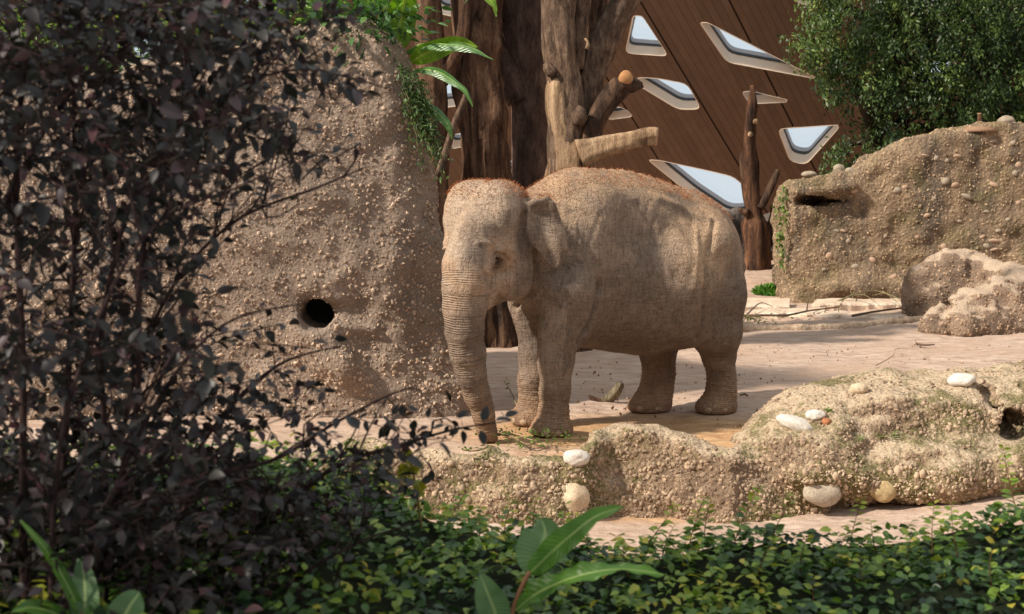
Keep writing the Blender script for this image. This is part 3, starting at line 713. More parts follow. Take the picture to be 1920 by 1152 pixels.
# ------------------------------------------------------------------ the long rock wall at the right, far side of the yard
def build_right_wall():
    f = Field((4.9, 23.8, -.4), (13.4, 28.4, 4.3), .055)
    sl, x, y, z = f.box(f.lo, f.lo + f.n * f.res)
    top = [(1455, 352), (1472, 345), (1500, 336), (1560, 330), (1600, 325), (1635, 300), (1665, 270), (1700, 250), (1760, 237), (1830, 226), (1900, 226), (1960, 236), (2100, 262), (2300, 330)]
    tx = [W(a, b, 25)[0] for a, b in top]; tz = [W(a, b, 25)[2] for a, b in top]
    zt = np.interp(x.ravel(), tx, tz).astype(np.float32)[:, None, None]
    xl = W(1472, 450, 25)[0]
    planes = [(24.75 + .06 * z - .04 * (x - 6)) - y, (xl + .0 * z + (y - 24.8) * .10) - x, (z - zt + .12 * (y - 24.8)), (y - 27.8)]
    F0 = halfplanes(f, sl, planes, .22)
    f.F = (F0 + .075 * nz(f, .8, 121, 3) + .04 * nz(f, 2.6, 125, 2)).astype(np.float32)
    g = lambda a, b, yy=24.72: W(a, b, yy)
    f.ell(g(1549, 377), (.50, .9, .115), .06, 'sub')
    f.chain([g(1474, 411), g(1500, 409), (g(1535, 412)), g(1575, 404), g(1640, 384), g(1700, 380)], [.06, .07, .08, .07, .06, .03], .05, 'sub')
    f.chain([g(1518, 412), g(1519, 470), g(1521, 520), g(1523, 560)], [.09, .10, .09, .08], .06, 'sub')
    f.chain([g(1695, 292), g(1698, 320), g(1703, 345)], [.06, .05, .03], .06, 'sub')
    f.chain([g(1747, 275), g(1749, 300)], [.045, .03], .06, 'sub')
    f.chain([g(1818, 240), g(1812, 300), g(1800, 330)], [.06, .05, .03], .1, 'sub')
    f.chain([g(1500, 362), g(1560, 352), g(1600, 350)], [.09, .08, .07], .12)
    f.chain([g(1735, 313), g(1770, 316), g(1815, 308)], [.03, .035, .03], .05, 'sub')
    f.chain([g(1600, 500), g(1640, 488), g(1700, 505), g(1760, 500)], [.05, .07, .06, .03], .1, 'sub')
    f.chain([g(1560, 545), g(1620, 535), g(1700, 545)], [.16, .2, .16], .3)
    V, Q = finish_rock(f, 130, .065, 4, 2.6, 1)
    m = rock_mat('wall_rock', [(112, 97, 80), (160, 137, 112), (194, 168, 138)], 1.0, 30, 1.0, .09, moss=.4, streak=(98, 88, 80))
    root = thing('rock_outcrop', 'long mossy rock wall with a slot hole on the far side of the yard', 'rock wall', (8.6, 25.6, 0))
    obj('rock_face', V, Q, m, root)
    cm = rock_mat('wall_gravel', [(120, 102, 84), (162, 140, 116), (190, 166, 138)], 1.1, 30, .3, .01, moss=.3, tone=True)
    chips('gravel', V, Q, 12000, .014, .04, cm, root, 15, lambda c, n: (n[:, 1] < .1) * 1.0 + .1 * (n[:, 2] > .5), .3)
    tree = bvhtree.BVHTree.FromPolygons([Vector(p) for p in V], [tuple(int(i) for i in q) for q in Q]); rs = np.random.RandomState(5)
    sm = [rock_mat('pebble_pink', [(150, 122, 102), (176, 148, 126), (190, 164, 142)], 4, 50, .1, .004), rock_mat('pebble_grey', [(128, 116, 102), (156, 142, 124), (180, 166, 148)], 4, 50, .1, .004)]
    spots = [(1733, 291, 9, 3), (1755, 297, 8, 7), (1795, 293, 11, 5), (1776, 301, 6, 5), (1601, 357, 9, 8), (1682, 357, 11, 8), (1697, 351, 8, 6), (1773, 340, 12, 9), (1791, 347, 10, 7), (1814, 369, 14, 6),
             (1864, 347, 13, 7), (1862, 264, 9, 5), (1782, 241, 8, 3), (1900, 268, 8, 6), (1910, 310, 9, 9), (1904, 325, 7, 7), (1738, 404, 9, 6), (1850, 397, 9, 4), (1842, 444, 8, 5), (1872, 433, 9, 5),
             (1866, 452, 16, 6), (1851, 462, 9, 6), (1864, 468, 11, 4), (1569, 433, 8, 4), (1582, 433, 8, 4), (1590, 452, 7, 7), (1528, 450, 4, 5), (1498, 470, 5, 4), (1636, 488, 9, 8), (1694, 440, 5, 4),
             (1770, 462, 8, 8), (1660, 443, 6, 5), (1555, 480, 9, 9), (1605, 500, 10, 7), (1675, 520, 10, 7), (1545, 505, 6, 5), (1910, 380, 7, 6), (1890, 412, 8, 5), (1720, 445, 6, 5), (1800, 415, 7, 4), (1640, 410, 6, 4), (1752, 372, 6, 5)]
    meshes = []
    for k in range(6):
        B, Fc = stone_mesh(rs, 1, 1, .25, (1, 1, 1)); meshes.append(mesh_data('stone', B, Fc, sm[k % 2]))
    for i, (px, py, a, b) in enumerate(spots):
        hit = tree.ray_cast(Vector((0, 0, HC)), Vector(ray(px, py)).normalized())
        if hit[0] is None: continue
        s = hit[0].y / F
        put('stone', meshes[i % 6], root, Matrix.Translation(hit[0]) @ Matrix.Rotation(rs.uniform(-.4, .4), 4, 'Y') @ Matrix.Diagonal((a * s * .75, (a + b) * .22 * s, b * s * .75, 1)))
    # a squat cap with an iron stub on the crest, and pebbles along the top of the slot block
    pl = plain('rusty_iron', lin((140, 110, 86)), .8)
    c = W(1836, 232, 25.1)
    t = thing('marker_post', 'small rusty stub post on a low cap atop the far rock wall', 'post', c)
    def lathe(prof, n=16):
        V_ = []; th = np.linspace(0, 2 * PI, n, endpoint=False)
        for r_, z_ in prof: V_ += [(r_ * np.cos(a), r_ * np.sin(a), z_) for a in th]
        q = [(i * n + j, i * n + (j + 1) % n, (i + 1) * n + (j + 1) % n, (i + 1) * n + j) for i in range(len(prof) - 1) for j in range(n)]
        return np.array(V_), np.array(q)
    A, B = lathe([(.001, -.16), (.36, -.16), (.33, -.10), (.20, -.04), (.09, -.01), (.05, .02), (.001, .02)]); obj('cap', A + c, B, pl, t)
    A, B = lathe([(.001, .0), (.040, .0), (.036, .17), (.045, .175), (.045, .20), (.001, .205)]); obj('stub', A + c, B, pl, t)
    for i, (px, py, a, b, lb) in enumerate([(1516, 336, 15, 7, 'low grey boulder at the left end of the far wall top'), (1573, 326, 11, 9, 'rounded grey stone in the middle of the far wall top'), (1592, 326, 12, 7, 'pale flat stone by the tree on the far wall top'),
                                       (1886, 230, 16, 9, 'grey rounded boulder right of the rusty stub post')]):
        hit = tree.ray_cast(Vector((W(px, py, 25.1)[0], 25.1, 6)), Vector((0, 0, -1)))
        B, Fc = stone_mesh(rs, 1, 2, .15, (1, 1, 1)); s = 25.1 / F; c = np.array(hit[0]) + [0, 0, b * s * .4]
        o = obj('stone', B * np.array([a * s, a * s * .8, b * s]) + c, Fc, sm[1], None, origin=c - [0, 0, b * s]); tag(o, lb, 'stone')
    return tree
RWTREE = build_right_wall()

# ------------------------------------------------------------------ the coiled rock before the far wall
def build_coil():
    f = Field((5.6, 18.6, -.25), (9.6, 23.6, 1.75), .045)
    P = lambda a, b, y: W(a, b, y)
    f.chain([P(1738, 510, 21.8), P(1780, 497, 21.8), P(1815, 495, 21.9), P(1850, 512, 21.7), P(1885, 528, 21.3), P(1905, 550, 20.9)], [.19, .2, .22, .24, .3, .38], .12)
    f.chain([P(1745, 560, 21.9), P(1790, 560, 22.0), P(1840, 560, 21.8)], [.42, .45, .5], .2)
    f.chain([P(1905, 560, 20.7), P(1870, 565, 20.3), P(1830, 580, 20.1), P(1790, 590, 20.0), P(1750, 600, 19.9)], [.42, .34, .30, .24, .17], .1)
    f.chain([P(1910, 600, 20.4), P(1860, 612, 20.0), P(1800, 617, 19.8), P(1745, 612, 19.8)], [.42, .33, .25, .12], .15)
    f.chain([P(1735, 530, 22), P(1735, 590, 21.9)], [.25, .3], .2)
    f.chain([P(1925, 560, 21), P(1990, 590, 21)], [.42, .5], .2)
    f.F = (f.F + .05 * nz(f, 1.8, 161, 3) + .02 * nz(f, 5, 165, 2)).astype(np.float32)
    f.chain([P(1768, 588, 19.5), P(1790, 560, 20.6), P(1815, 535, 21.3), P(1850, 528, 21.3)], [.06, .09, .06, .04], .1, 'sub')
    f.chain([P(1735, 502, 21.5), P(1765, 510, 21.5), P(1795, 500, 21.55)], [.02, .045, .02], .06, 'sub')
    V, Q = finish_rock(f, 170, .055, 4, 4, 1)
    t = NT('coil_rock'); n = t.noise(1.3, 6, .65); g = t.noise(36, 4, .7)
    c = t.ramp(n, [(.32, lin((92, 80, 72))), (.48, lin((152, 130, 112))), (.65, lin((186, 162, 140)))])
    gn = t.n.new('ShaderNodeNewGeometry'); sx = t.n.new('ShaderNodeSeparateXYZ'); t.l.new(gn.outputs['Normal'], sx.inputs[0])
    c = t.mix(t.ramp(t.math('ADD', sx.outputs[2], t.math('MULTIPLY', t.noise(5, 4), .6)), [(.85, 0.0), (1.25, .8)]), c, lin((214, 190, 166)))  # paler where the surface faces up
    c = t.mix(1.0, c, t.ramp(g, [(.25, (.5, .48, .46, 1)), (.5, (1, 1, 1, 1)), (.8, (1.15, 1.15, 1.12, 1))]), 'MULTIPLY')
    t.fin(c, .93, t.bump(g, 1.0, .04), .12)
    root = thing('coiled_rock', 'low curling rock with pale top, in front of the long mossy wall', 'rock', (7.6, 20.8, 0))
    obj('rock_mass', V, Q, t.m, root)
    cm = rock_mat('coil_gravel', [(120, 100, 84), (160, 136, 114), (190, 164, 138)], 1.3, 30, .3, .01, tone=True)
    chips('gravel', V, Q, 3500, .012, .04, cm, root, 25, lambda c, n: (n[:, 1] < .3) * np.where(n[:, 2] > .6, .1, 1.), .3)
build_coil()

# ------------------------------------------------------------------ low kerb, dark boulders
def build_kerb():
    m = rock_mat('kerb_stone', [(140, 116, 96), (178, 154, 132), (206, 184, 160)], 1.5, 34, .8, .03)
    f = Field((-.2, 19.4, -.12), (7.3, 23.4, .28), .035)
    pts = [G(1180, 640), G(1400, 622), G(1500, 621), G(1600, 617), G(1700, 606), G(1730, 604)]
    f.chain([p + [0, 0, .02] for p in pts], [.05, .075, .09, .09, .075, .06], .1)
    f.F = (f.F + .025 * nz(f, 2.2, 181, 3)).astype(np.float32)
    V, Q = finish_rock(f, 190, .02, 3, 6, 0)
    o = obj('kerb', V, Q, m, None, origin=(4.5, 20.2, 0)); tag(o, 'low crumbling stone kerb crossing the sand toward the coiled rock', 'kerb')
    sm = rock_mat('slab_stone', [(186, 160, 138), (212, 188, 166), (226, 206, 184)], 1.2, 30, .4, .012)
    rs = np.random.RandomState(31)
    slabs = [((1250, 1480), (572, 588), .13, 'long sandy step slab at the foot of the slotted wall corner'), ((1392, 1545), (588, 599), .09, 'flat pale slab behind the elephant above the kerb'), ((1520, 1700), (572, 583), .12, 'flat tan slab between the far wall and the coiled rock'),
             ((1530, 1730), (592, 602), .07, 'pale slab just behind the kerb beside the dead stick')]
    for (x0, x1), (y0, y1), h, lb in slabs:
        a, b, c, d = G(x0, y1), G(x1, y1 - 3), G(x1, y0 - 2), G(x0 + 10, y0); n = 28
        T = np.linspace(0, 1, n); Fr = a + (b - a) * T[:, None]; Bk = d + (c - d) * T[:, None]
        wob = .10 * fbm(np.stack([T * 5, 0 * T + x0, 0 * T], 1), 1, 3, 9); Fr[:, 1] += wob; Bk[:, 1] += wob * .6
        z = h + .02 * fbm(np.stack([T * 6, 0 * T, 0 * T + y0], 1), 1, 3, 4)
        rows = [Fr * [1, 1, 0] + [0, 0, -.08], Fr * [1, 1, 0] + np.stack([0 * T, 0 * T, z - .03], 1), Fr * [1, 1, 0] + np.stack([0 * T, 0 * T + .04, z], 1), Bk * [1, 1, 0] + np.stack([0 * T, 0 * T - .04, z], 1), Bk * [1, 1, 0] + [0, 0, -.08]]
        V = np.concatenate(rows); i = np.arange(len(V)).reshape(5, n)
        Q = np.stack([i[:-1, :-1].ravel(), i[:-1, 1:].ravel(), i[1:, 1:].ravel(), i[1:, :-1].ravel()], 1)
        caps = [np.array([[0, n, 2 * n, 3 * n, 4 * n][::1]]), np.array([[n - 1, 2 * n - 1, 3 * n - 1, 4 * n - 1, 5 * n - 1][::-1]])]
        o = obj('stone_slab', V, [Q] + caps, sm, None, origin=V.mean(0) * [1, 1, 0], smooth=False); tag(o, lb, 'slab')
    # dark boulders in the shade behind the dead tree
    bm = rock_mat('dark_boulder_rock', [(62, 56, 54), (92, 84, 80), (120, 110, 104)], 1.2, 20, .8, .05)
    for (px, py, Y, r, lb) in [(1388, 465, 31.0, (.75, .6, .85), 'dark grey boulder left of the dead tree'), (1452, 470, 32.0, (.75, .7, .95), 'dark grey boulder right of the dead tree'), (1305, 470, 33.0, (.9, .7, .8), 'dark grey boulder mostly hidden behind the elephant')]:
        B, Fc = stone_mesh(rs, 1, 3, .35, (1, 1, 1)); c = W(px, py, Y)
        V = B * np.array(r) + c; V[:, 2] = np.maximum(V[:, 2], -.1)
        o = obj('boulder', V, Fc, bm, None, origin=c * [1, 1, 0]); tag(o, lb, 'boulder')
build_kerb()
# ------------------------------------------------------------------ timber dome shell with its roof lights
D_RIGHT = np.array([.94, -.34, 0]); D_RIGHT = D_RIGHT / np.linalg.norm(D_RIGHT)
LEAN = math.radians(40)
D_BACK = np.array([.34, .94, 0]) / math.hypot(.34, .94)
D_UP = -D_BACK * math.sin(LEAN) + EZ * math.cos(LEAN)
D_N = -(D_BACK * math.cos(LEAN) + EZ * math.sin(LEAN))            # towards the yard
D_P0 = np.array([7.5, 41.0, 0.0])
def dome_hit(px, py):
    d = ray(px, py); o = np.array([0, 0, HC]); t = ((D_P0 - o) @ D_N) / (d @ D_N); return o + d * t
def dome_uv(P): q = np.asarray(P) - D_P0; return np.stack([q @ D_RIGHT, q @ D_UP], -1)
def dome_xyz(uv, dep=0.0): uv = np.asarray(uv, float); return D_P0 + uv[..., 0:1] * D_RIGHT + uv[..., 1:2] * D_UP - dep * D_N
def poly_round(P, r=.18, n=4):
    """round the corners of a polygon (uv)"""
    out = []
    for i in range(len(P)):
        a, b, c = P[i - 1], P[i], P[(i + 1) % len(P)]
        u = (a - b); lu = np.linalg.norm(u); w = (c - b); lw = np.linalg.norm(w); k = min(r, lu * .4, lw * .4)
        p0 = b + u / lu * k; p1 = b + w / lw * k
        for t in np.linspace(0, 1, n): out.append((1 - t) ** 2 * p0 + 2 * t * (1 - t) * b + t * t * p1)
    return np.array(out)
def poly_inset(P, d):
    out = []; A = sum(P[i - 1][0] * P[i][1] - P[i][0] * P[i - 1][1] for i in range(len(P))); sg = 1 if A > 0 else -1
    for i in range(len(P)):
        a, b, c = P[i - 1], P[i], P[(i + 1) % len(P)]
        e1 = (b - a) / (np.linalg.norm(b - a) + 1e-9); e2 = (c - b) / (np.linalg.norm(c - b) + 1e-9)
        n1 = np.array([-e1[1], e1[0]]) * sg; n2 = np.array([-e2[1], e2[0]]) * sg; m = n1 + n2; m = m / (np.linalg.norm(m) + 1e-9)
        out.append(b + m * d / max(.35, m @ n1))
    return np.array(out)
WIN = [[(1186, 29), (1205, 29), (1255, 106), (1171, 100)],
       [(1311, 42), (1326, 41), (1540, 150), (1362, 117)],
       [(1193, 145), (1232, 146), (1290, 157), (1316, 205), (1272, 206), (1196, 160)],
       [(1158, 196), (1192, 218), (1136, 226)],
       [(1390, 172), (1408, 170), (1478, 187), (1474, 192), (1404, 195)],
       [(1457, 241), (1580, 233), (1512, 309), (1481, 303)],
       [(1213, 299), (1236, 300), (1330, 320), (1376, 331), (1398, 350), (1400, 410), (1362, 411), (1300, 370)],
       [(1462, -14), (1530, -30), (1516, 14)],
       [(800, -40), (905, -45), (890, 30), (862, 34), (816, 24)],
       [(838, 128), (868, 172), (866, 198), (800, 206)],
       [(836, 254), (876, 248), (878, 274), (842, 280)],
       [(944, 303), (985, 298), (990, 332), (944, 333)],
       [(925, 192), (946, 194), (948, 209), (930, 211)],
       [(1640, -60), (1720, -90), (1800, 20), (1700, 30)], [(640, 60), (700, 70), (690, 130), (650, 120)], [(1700, 120), (1800, 110), (1760, 180), (1700, 170)], [(420, -20), (500, -40), (520, 40), (440, 40)], [(200, 60), (300, 40), (330, 110), (240, 130)]]
def prism(UV, d0, d1):
    n = len(UV); V = np.concatenate([dome_xyz(UV, d0), dome_xyz(UV, d1)])
    return V, n
def build_dome():
    root = thing('dome_shell', 'x', 'x', D_P0); del root['label']; del root['category']; root.name = 'wall_back'; tag(root, 'brown timber dome of diagonal planks pierced by angular roof lights', None, None, 'structure')
    t = NT('dome_plank'); g = t.noise(3.0, 6, .6, t.mapping((1, 1, 1)))
    oi = t.n.new('ShaderNodeObjectInfo')
    c = t.ramp(oi.outputs['Random'], [(0, lin((98, 75, 59))), (.5, lin((104, 80, 63))), (1, lin((110, 85, 68)))])
    c = t.mix(1.0, c, t.ramp(g, [(.3, (.86, .86, .86, 1)), (.7, (1.1, 1.1, 1.1, 1))]), 'MULTIPLY')
    t.fin(c, .6, t.bump(g, .2, .01), .25)
    dk = NT('dome_backing'); dk.fin(lin((60, 38, 26)), .8)
    wins = [dome_uv(np.array([dome_hit(*p) for p in w])) for w in WIN]
    # cutter: all openings in one mesh
    Vc = []; Fc = []; off = 0
    bm_faces = []
    rnd = []
    for w in wins:
        A = sum(w[i - 1][0] * w[i][1] - w[i][0] * w[i - 1][1] for i in range(len(w)))
        if A < 0: w = w[::-1]
        r = poly_round(w, .22); rnd.append(r); n = len(r)
        V, _ = prism(r, -1.0, 1.6); Vc.append(V)
        bm_faces.append(list(range(off, off + n))); bm_faces.append(list(range(off + n, off + 2 * n))[::-1])
        for i in range(n): j = (i + 1) % n; bm_faces.append([off + i, off + n + i, off + n + j, off + j])
        off += 2 * n
    me = bpy.data.meshes.new('cut'); me.from_pydata([tuple(v) for v in np.concatenate(Vc)], [], bm_faces); me.update()
    import bmesh
    b = bmesh.new(); b.from_mesh(me); bmesh.ops.recalc_face_normals(b, faces=b.faces); b.to_mesh(me); b.free()
    cut = bpy.data.objects.new('cut', me); C.objects.link(cut)
    wb = [(r.min(0), r.max(0)) for r in rnd]
    # plank lines: fan of diagonals, given by u at v=0 and u at v=V
    def at_top(py, px): return dome_uv(dome_hit(px, py))
    lines = []
    seams = [(150 * 0 + 540, 460), (690, 600), (840, 745), (990, 895), (1140, 1045), (1289, 1199), (1443, 1367), (1600, 1528), (1760, 1692), (1920, 1856)]
    seams = [(a - 300, b - 300) for a, b in seams[:2]] + seams + [(2080, 2020), (2240, 2184)]
    seams = sorted(seams)
    base = []
    for x150, x0 in seams:
        P, Q = at_top(150, x150), at_top(0, x0); d = (Q - P) / (Q[1] - P[1]); base.append((P - d * P[1], d))     # point at v=0 and du/dv
    VB, VT = -1.0, 22.0; nsub = 10; tmp = []
    for i in range(len(base) - 1):
        for k in range(nsub):
            a, b_ = k / nsub, (k + 1) / nsub
            def pt(s, v):
                u0 = base[i][0][0] + base[i][1][0] * v; u1 = base[i + 1][0][0] + base[i + 1][1][0] * v; return u0 + (u1 - u0) * s
            g0 = .026 if k == 0 else .004; g1 = .026 if k == nsub - 1 else .004
            quad = np.array([[pt(a, VB) + g0, VB], [pt(b_, VB) - g1, VB], [pt(b_, VT) - g1, VT], [pt(a, VT) + g0, VT]])
            if quad[:, 0].max() < -34 or quad[:, 0].min() > 14: continue
            tmp.append(quad)
    tm = []
    def bevelled(quad):
        V = np.concatenate([dome_xyz(quad, -.0), dome_xyz(quad, .05)]); return V, [[3, 2, 1, 0], [4, 5, 6, 7], [0, 1, 5, 4], [1, 2, 6, 5], [2, 3, 7, 6], [3, 0, 4, 7]]
    def cutmesh(V, Fs, mat, name):
        m = bpy.data.meshes.new(name); m.from_pydata([tuple(v) for v in V - D_P0], [], Fs); m.materials.append(mat); m.update()
        return bpy.data.objects.new(name, m)
    jobs = []
    for quad in tmp:
        V, Fs = bevelled(quad); o = cutmesh(V, Fs, t.m, 'plank'); C.objects.link(o); o.parent = root
        # does it meet an opening?
        hit = False
        for (lo, hi), r in zip(wb, rnd):
            for v in np.linspace(lo[1], hi[1], 9):
                s = (v - VB) / (VT - VB); ul = quad[0][0] + (quad[3][0] - quad[0][0]) * s; ur = quad[1][0] + (quad[2][0] - quad[1][0]) * s
                if ur > lo[0] - .05 and ul < hi[0] + .05: hit = True
        if hit: jobs.append(o)
    big = np.array([[-34, VB], [14, VB], [14, VT], [-34, VT]], float)
    V = np.concatenate([dome_xyz(big, .06), dome_xyz(big, .42)]); slab = cutmesh(V, [[3, 2, 1, 0], [4, 5, 6, 7], [0, 1, 5, 4], [1, 2, 6, 5], [2, 3, 7, 6], [3, 0, 4, 7]], dk.m, 'shell_core'); C.objects.link(slab); slab.parent = root; jobs.append(slab)
    for o in jobs:
        md = o.modifiers.new('b', 'BOOLEAN'); md.object = cut; md.operation = 'DIFFERENCE'; md.solver = 'EXACT'
    bpy.context.view_layer.update(); dg = bpy.context.evaluated_depsgraph_get()
    for o in jobs:
        nm = bpy.data.meshes.new_from_object(o.evaluated_get(dg)); o.modifiers.clear(); old = o.data; o.data = nm
    bpy.data.objects.remove(cut)
    # the roof lights
    fm = plain('cream_window_frame', lin((240, 222, 200)), .5, .4, .05, 3); gm = plain('grey_outer_frame', lin((176, 172, 172)), .45, .5, .08, 4); dm = plain('black_gasket', lin((40, 38, 40)), .5)
    gt = NT('foil_pane'); gt.n.remove(gt.b)
    tr = gt.n.new('ShaderNodeBsdfTransparent'); tr.inputs[0].default_value = (.93, .97, 1, 1); tl = gt.n.new('ShaderNodeBsdfTranslucent'); tl.inputs[0].default_value = (.9, .95, 1, 1); gl = gt.n.new('ShaderNodeBsdfGlossy'); gl.inputs['Roughness'].default_value = .1
    mx = gt.n.new('ShaderNodeMixShader'); mx.inputs[0].default_value = .22; gt.l.new(tr.outputs[0], mx.inputs[1]); gt.l.new(tl.outputs[0], mx.inputs[2])
    mx2 = gt.n.new('ShaderNodeMixShader'); mx2.inputs[0].default_value = .04; gt.l.new(mx.outputs[0], mx2.inputs[1]); gt.l.new(gl.outputs[0], mx2.inputs[2]); gt.l.new(mx2.outputs[0], gt.out.inputs[0])
    def ring(name, loops, mat, parent):
        n = len(loops[0][0]); V = np.concatenate([dome_xyz(p, d) for p, d in loops]); Q = []
        for k in range(len(loops)):
            a = k * n; b2 = ((k + 1) % len(loops)) * n
            for i in range(n): j = (i + 1) % n; Q.append((a + i, a + j, b2 + j, b2 + i))
        return obj(name, V, np.array(Q), mat, parent, smooth=False)
    for i, r in enumerate(rnd):
        c = dome_xyz(r.mean(0)[None])[0]; sz = np.sqrt((r.max(0) - r.min(0)).prod()); k = min(1., sz / 1.6)
        w = thing('window_%d' % (i + 1), None, None, c, None, 'structure')
        ring('window_frame', [(poly_inset(r, .004), -.015), (poly_inset(r, .03 * k), .0), (poly_inset(r, .03 * k), .40), (poly_inset(r, -.01), .41)], fm, w)
        ring('gasket', [(poly_inset(r, .025 * k), .40), (poly_inset(r, .05 * k), .40), (poly_inset(r, .05 * k), .50), (poly_inset(r, .02 * k), .50)], dm, w)
        ring('outer_frame', [(poly_inset(r, .0), .50), (poly_inset(r, .05 * k), .50), (poly_inset(r, .05 * k), .68), (poly_inset(r, -.02), .69)], gm, w)
        pv = poly_inset(r, .03 * k)
        V = np.concatenate([dome_xyz(pv, .66), dome_xyz(pv, .68)]); n = len(pv)
        obj('pane', V, [np.arange(n)[None, :], np.arange(n, 2 * n)[None, ::-1]], gt.m, w, smooth=False)
build_dome()
def build_enclosure():
    # the rest of the hall: plain timber walls that close the yard left, right and behind the viewer
    m = plain('hall_timber', lin((112, 86, 68)), .7, .2, .1, 2)
    def wall(name, a, b, h):
        a = np.array(a, float); b = np.array(b, float); n = np.cross(b - a, [0, 0, 1]); n /= np.linalg.norm(n); t_ = n * .3; up = np.array([0, 0, h])
        V = np.array([a, b, b + up, a + up, a + t_, b + t_, b + t_ + up, a + t_ + up]); obj(name, V, np.array([[0, 1, 2, 3], [5, 4, 7, 6], [4, 0, 3, 7], [1, 5, 6, 2], [3, 2, 6, 7], [4, 5, 1, 0]]), m, None, smooth=False, kind='structure')
    wall('wall_left', (-34, -30, -.6), (-34, 56, -.6), 15); wall('wall_right', (34, 56, -.6), (34, -30, -.6), 15); wall('wall_front', (34, -30, -.6), (-34, -30, -.6), 15)
build_enclosure()
# ------------------------------------------------------------------ trunks and limbs
def catmull(P, n):
    P = np.asarray(P, float); m = len(P); T = np.linspace(0, m - 1, n); i = np.minimum(T.astype(int), m - 2); t = (T - i)[:, None]
    p0 = P[np.maximum(i - 1, 0)]; p1 = P[i]; p2 = P[i + 1]; p3 = P[np.minimum(i + 2, m - 1)]
    return .5 * ((2 * p1) + (-p0 + p2) * t + (2 * p0 - 5 * p1 + 4 * p2 - p3) * t ** 2 + (-p0 + 3 * p1 - 3 * p2 + p3) * t ** 3)
def tube(pts, rad, nseg=16, step=.12, amp=0.0, ridge=0.0, seed=0, cap=True):
    A = catmull(np.column_stack([np.asarray(pts, float), np.asarray(rad, float)]), 2)
    P = np.asarray(pts, float); L = np.linalg.norm(np.diff(P, axis=0), axis=1).sum(); n = max(len(P) + 1, int(L / step) + 2)
    A = catmull(np.column_stack([P, rad]), n); C_ = A[:, :3]; R_ = np.maximum(A[:, 3], .0005)
    T = np.gradient(C_, axis=0); T /= np.linalg.norm(T, axis=1)[:, None]
    u = np.cross(T[0], [0.3, 1, .2]); u /= np.linalg.norm(u); U = [u]
    for k in range(1, n):
        u = U[-1] - T[k] * (U[-1] @ T[k]); U.append(u / np.linalg.norm(u))
    U = np.array(U); Wv = np.cross(T, U); th = np.linspace(0, 2 * PI, nseg, endpoint=False)
    D = U[:, None] * np.cos(th)[None, :, None] + Wv[:, None] * np.sin(th)[None, :, None]
    s = np.linspace(0, L, n)
    q = np.stack([np.cos(th)[None] * 1.5 + 0 * s[:, None], np.sin(th)[None] * 1.5 + 0 * s[:, None], s[:, None] * .9 + 0 * th[None]], -1).reshape(-1, 3)
    rr = np.ones(len(q))
    if amp: rr = rr + amp * fbm(q, 1.0, 3, seed)
    if ridge:
        q2 = q * [3.2, 3.2, 1.0]; rr = rr + ridge * (np.abs(fbm(q2, 1.0, 3, seed + 9)) * 2 - .5)
    V = C_[:, None] + D * (R_[:, None] * rr.reshape(n, nseg))[:, :, None]
    V = V.reshape(-1, 3); i = np.arange(n * nseg).reshape(n, nseg); j = np.roll(i, -1, 1)
    Q = np.stack([i[:-1].ravel(), j[:-1].ravel(), j[1:].ravel(), i[1:].ravel()], 1)
    Fs = [Q]
    if cap:
        V = np.concatenate([V, C_[:1], C_[-1:]]); a, b = len(V) - 2, len(V) - 1
        Fs.append(np.stack([np.full(nseg, a), j[0], i[0]], 1)); Fs.append(np.stack([np.full(nseg, b), i[-1], j[-1]], 1))
    return V, Fs
def merge(parts):
    V = []; F3 = []; F4 = []; o = 0
    for v, fs in parts:
        if isinstance(fs, np.ndarray): fs = [fs]
        V.append(v)
        for f in fs: (F3 if f.shape[1] == 3 else F4).append(f + o)
        o += len(v)
    return np.concatenate(V), [np.concatenate(k) for k in (F3, F4) if k]
def bark(name, lo, mid, hi, sc=7, stretch=.16, bs=1.0, bd=.03):
    t = NT(name); v = t.mapping((1, 1, stretch)); n = t.noise(sc, 6, .65, v, .3); g = t.noise(sc * 5, 4, .7, t.mapping((1, 1, .35))); w = t.noise(.9, 4)
    c = t.ramp(n, [(.32, lin(lo)), (.5, lin(mid)), (.68, lin(hi))]); c = t.mix(1.0, c, t.ramp(g, [(.3, (.6, .58, .56, 1)), (.6, (1.08, 1.06, 1.04, 1))]), 'MULTIPLY')
    c = t.mix(1.0, c, t.ramp(w, [(.35, (.78, .78, .8, 1)), (.65, (1.12, 1.1, 1.06, 1))]), 'MULTIPLY')
    return t.fin(c, .88, t.bump(t.math('ADD', n, t.math('MULTIPLY', g, .5)), bs, bd), .15)
B_RED = bark('bark_reddish', (54, 40, 32), (104, 78, 62), (146, 116, 92), 11, .14); B_DARK = bark('bark_dark_plum', (66, 52, 46), (96, 78, 70), (122, 102, 92), 9, .3, .5, .015)
B_LIGHT = bark('bark_grey_tan', (66, 54, 46), (112, 92, 78), (150, 128, 108), 15, .3, 1.0, .03); B_BARE = bark('bare_wood', (96, 76, 58), (156, 130, 104), (190, 164, 134), 10, .12, .9, .03)
B_BLACK = bark('bark_black_brown', (40, 32, 28), (74, 58, 48), (120, 94, 74), 8, .3); CUT = plain('sawn_wood', lin((176, 128, 86)), .8, .2, .12, 18)
def wp(lst, Y):
    out = [];
    for q in lst: out.append(W(q[0], q[1], q[3] if len(q) > 3 else Y))
    return out, [q[2] * (q[3] if len(q) > 3 else Y) / F for q in lst]
def limb(name, lst, Y, mat, parent, seed=1, amp=.12, ridge=.10, nseg=22, step=.10, label=None, cap=True):
    P, R_ = wp(lst, Y); V, Fs = tube(P, R_, nseg, step, amp, ridge, seed, cap); o = obj(name, V, Fs, mat, parent)
    if label: o['label'] = label
    return o
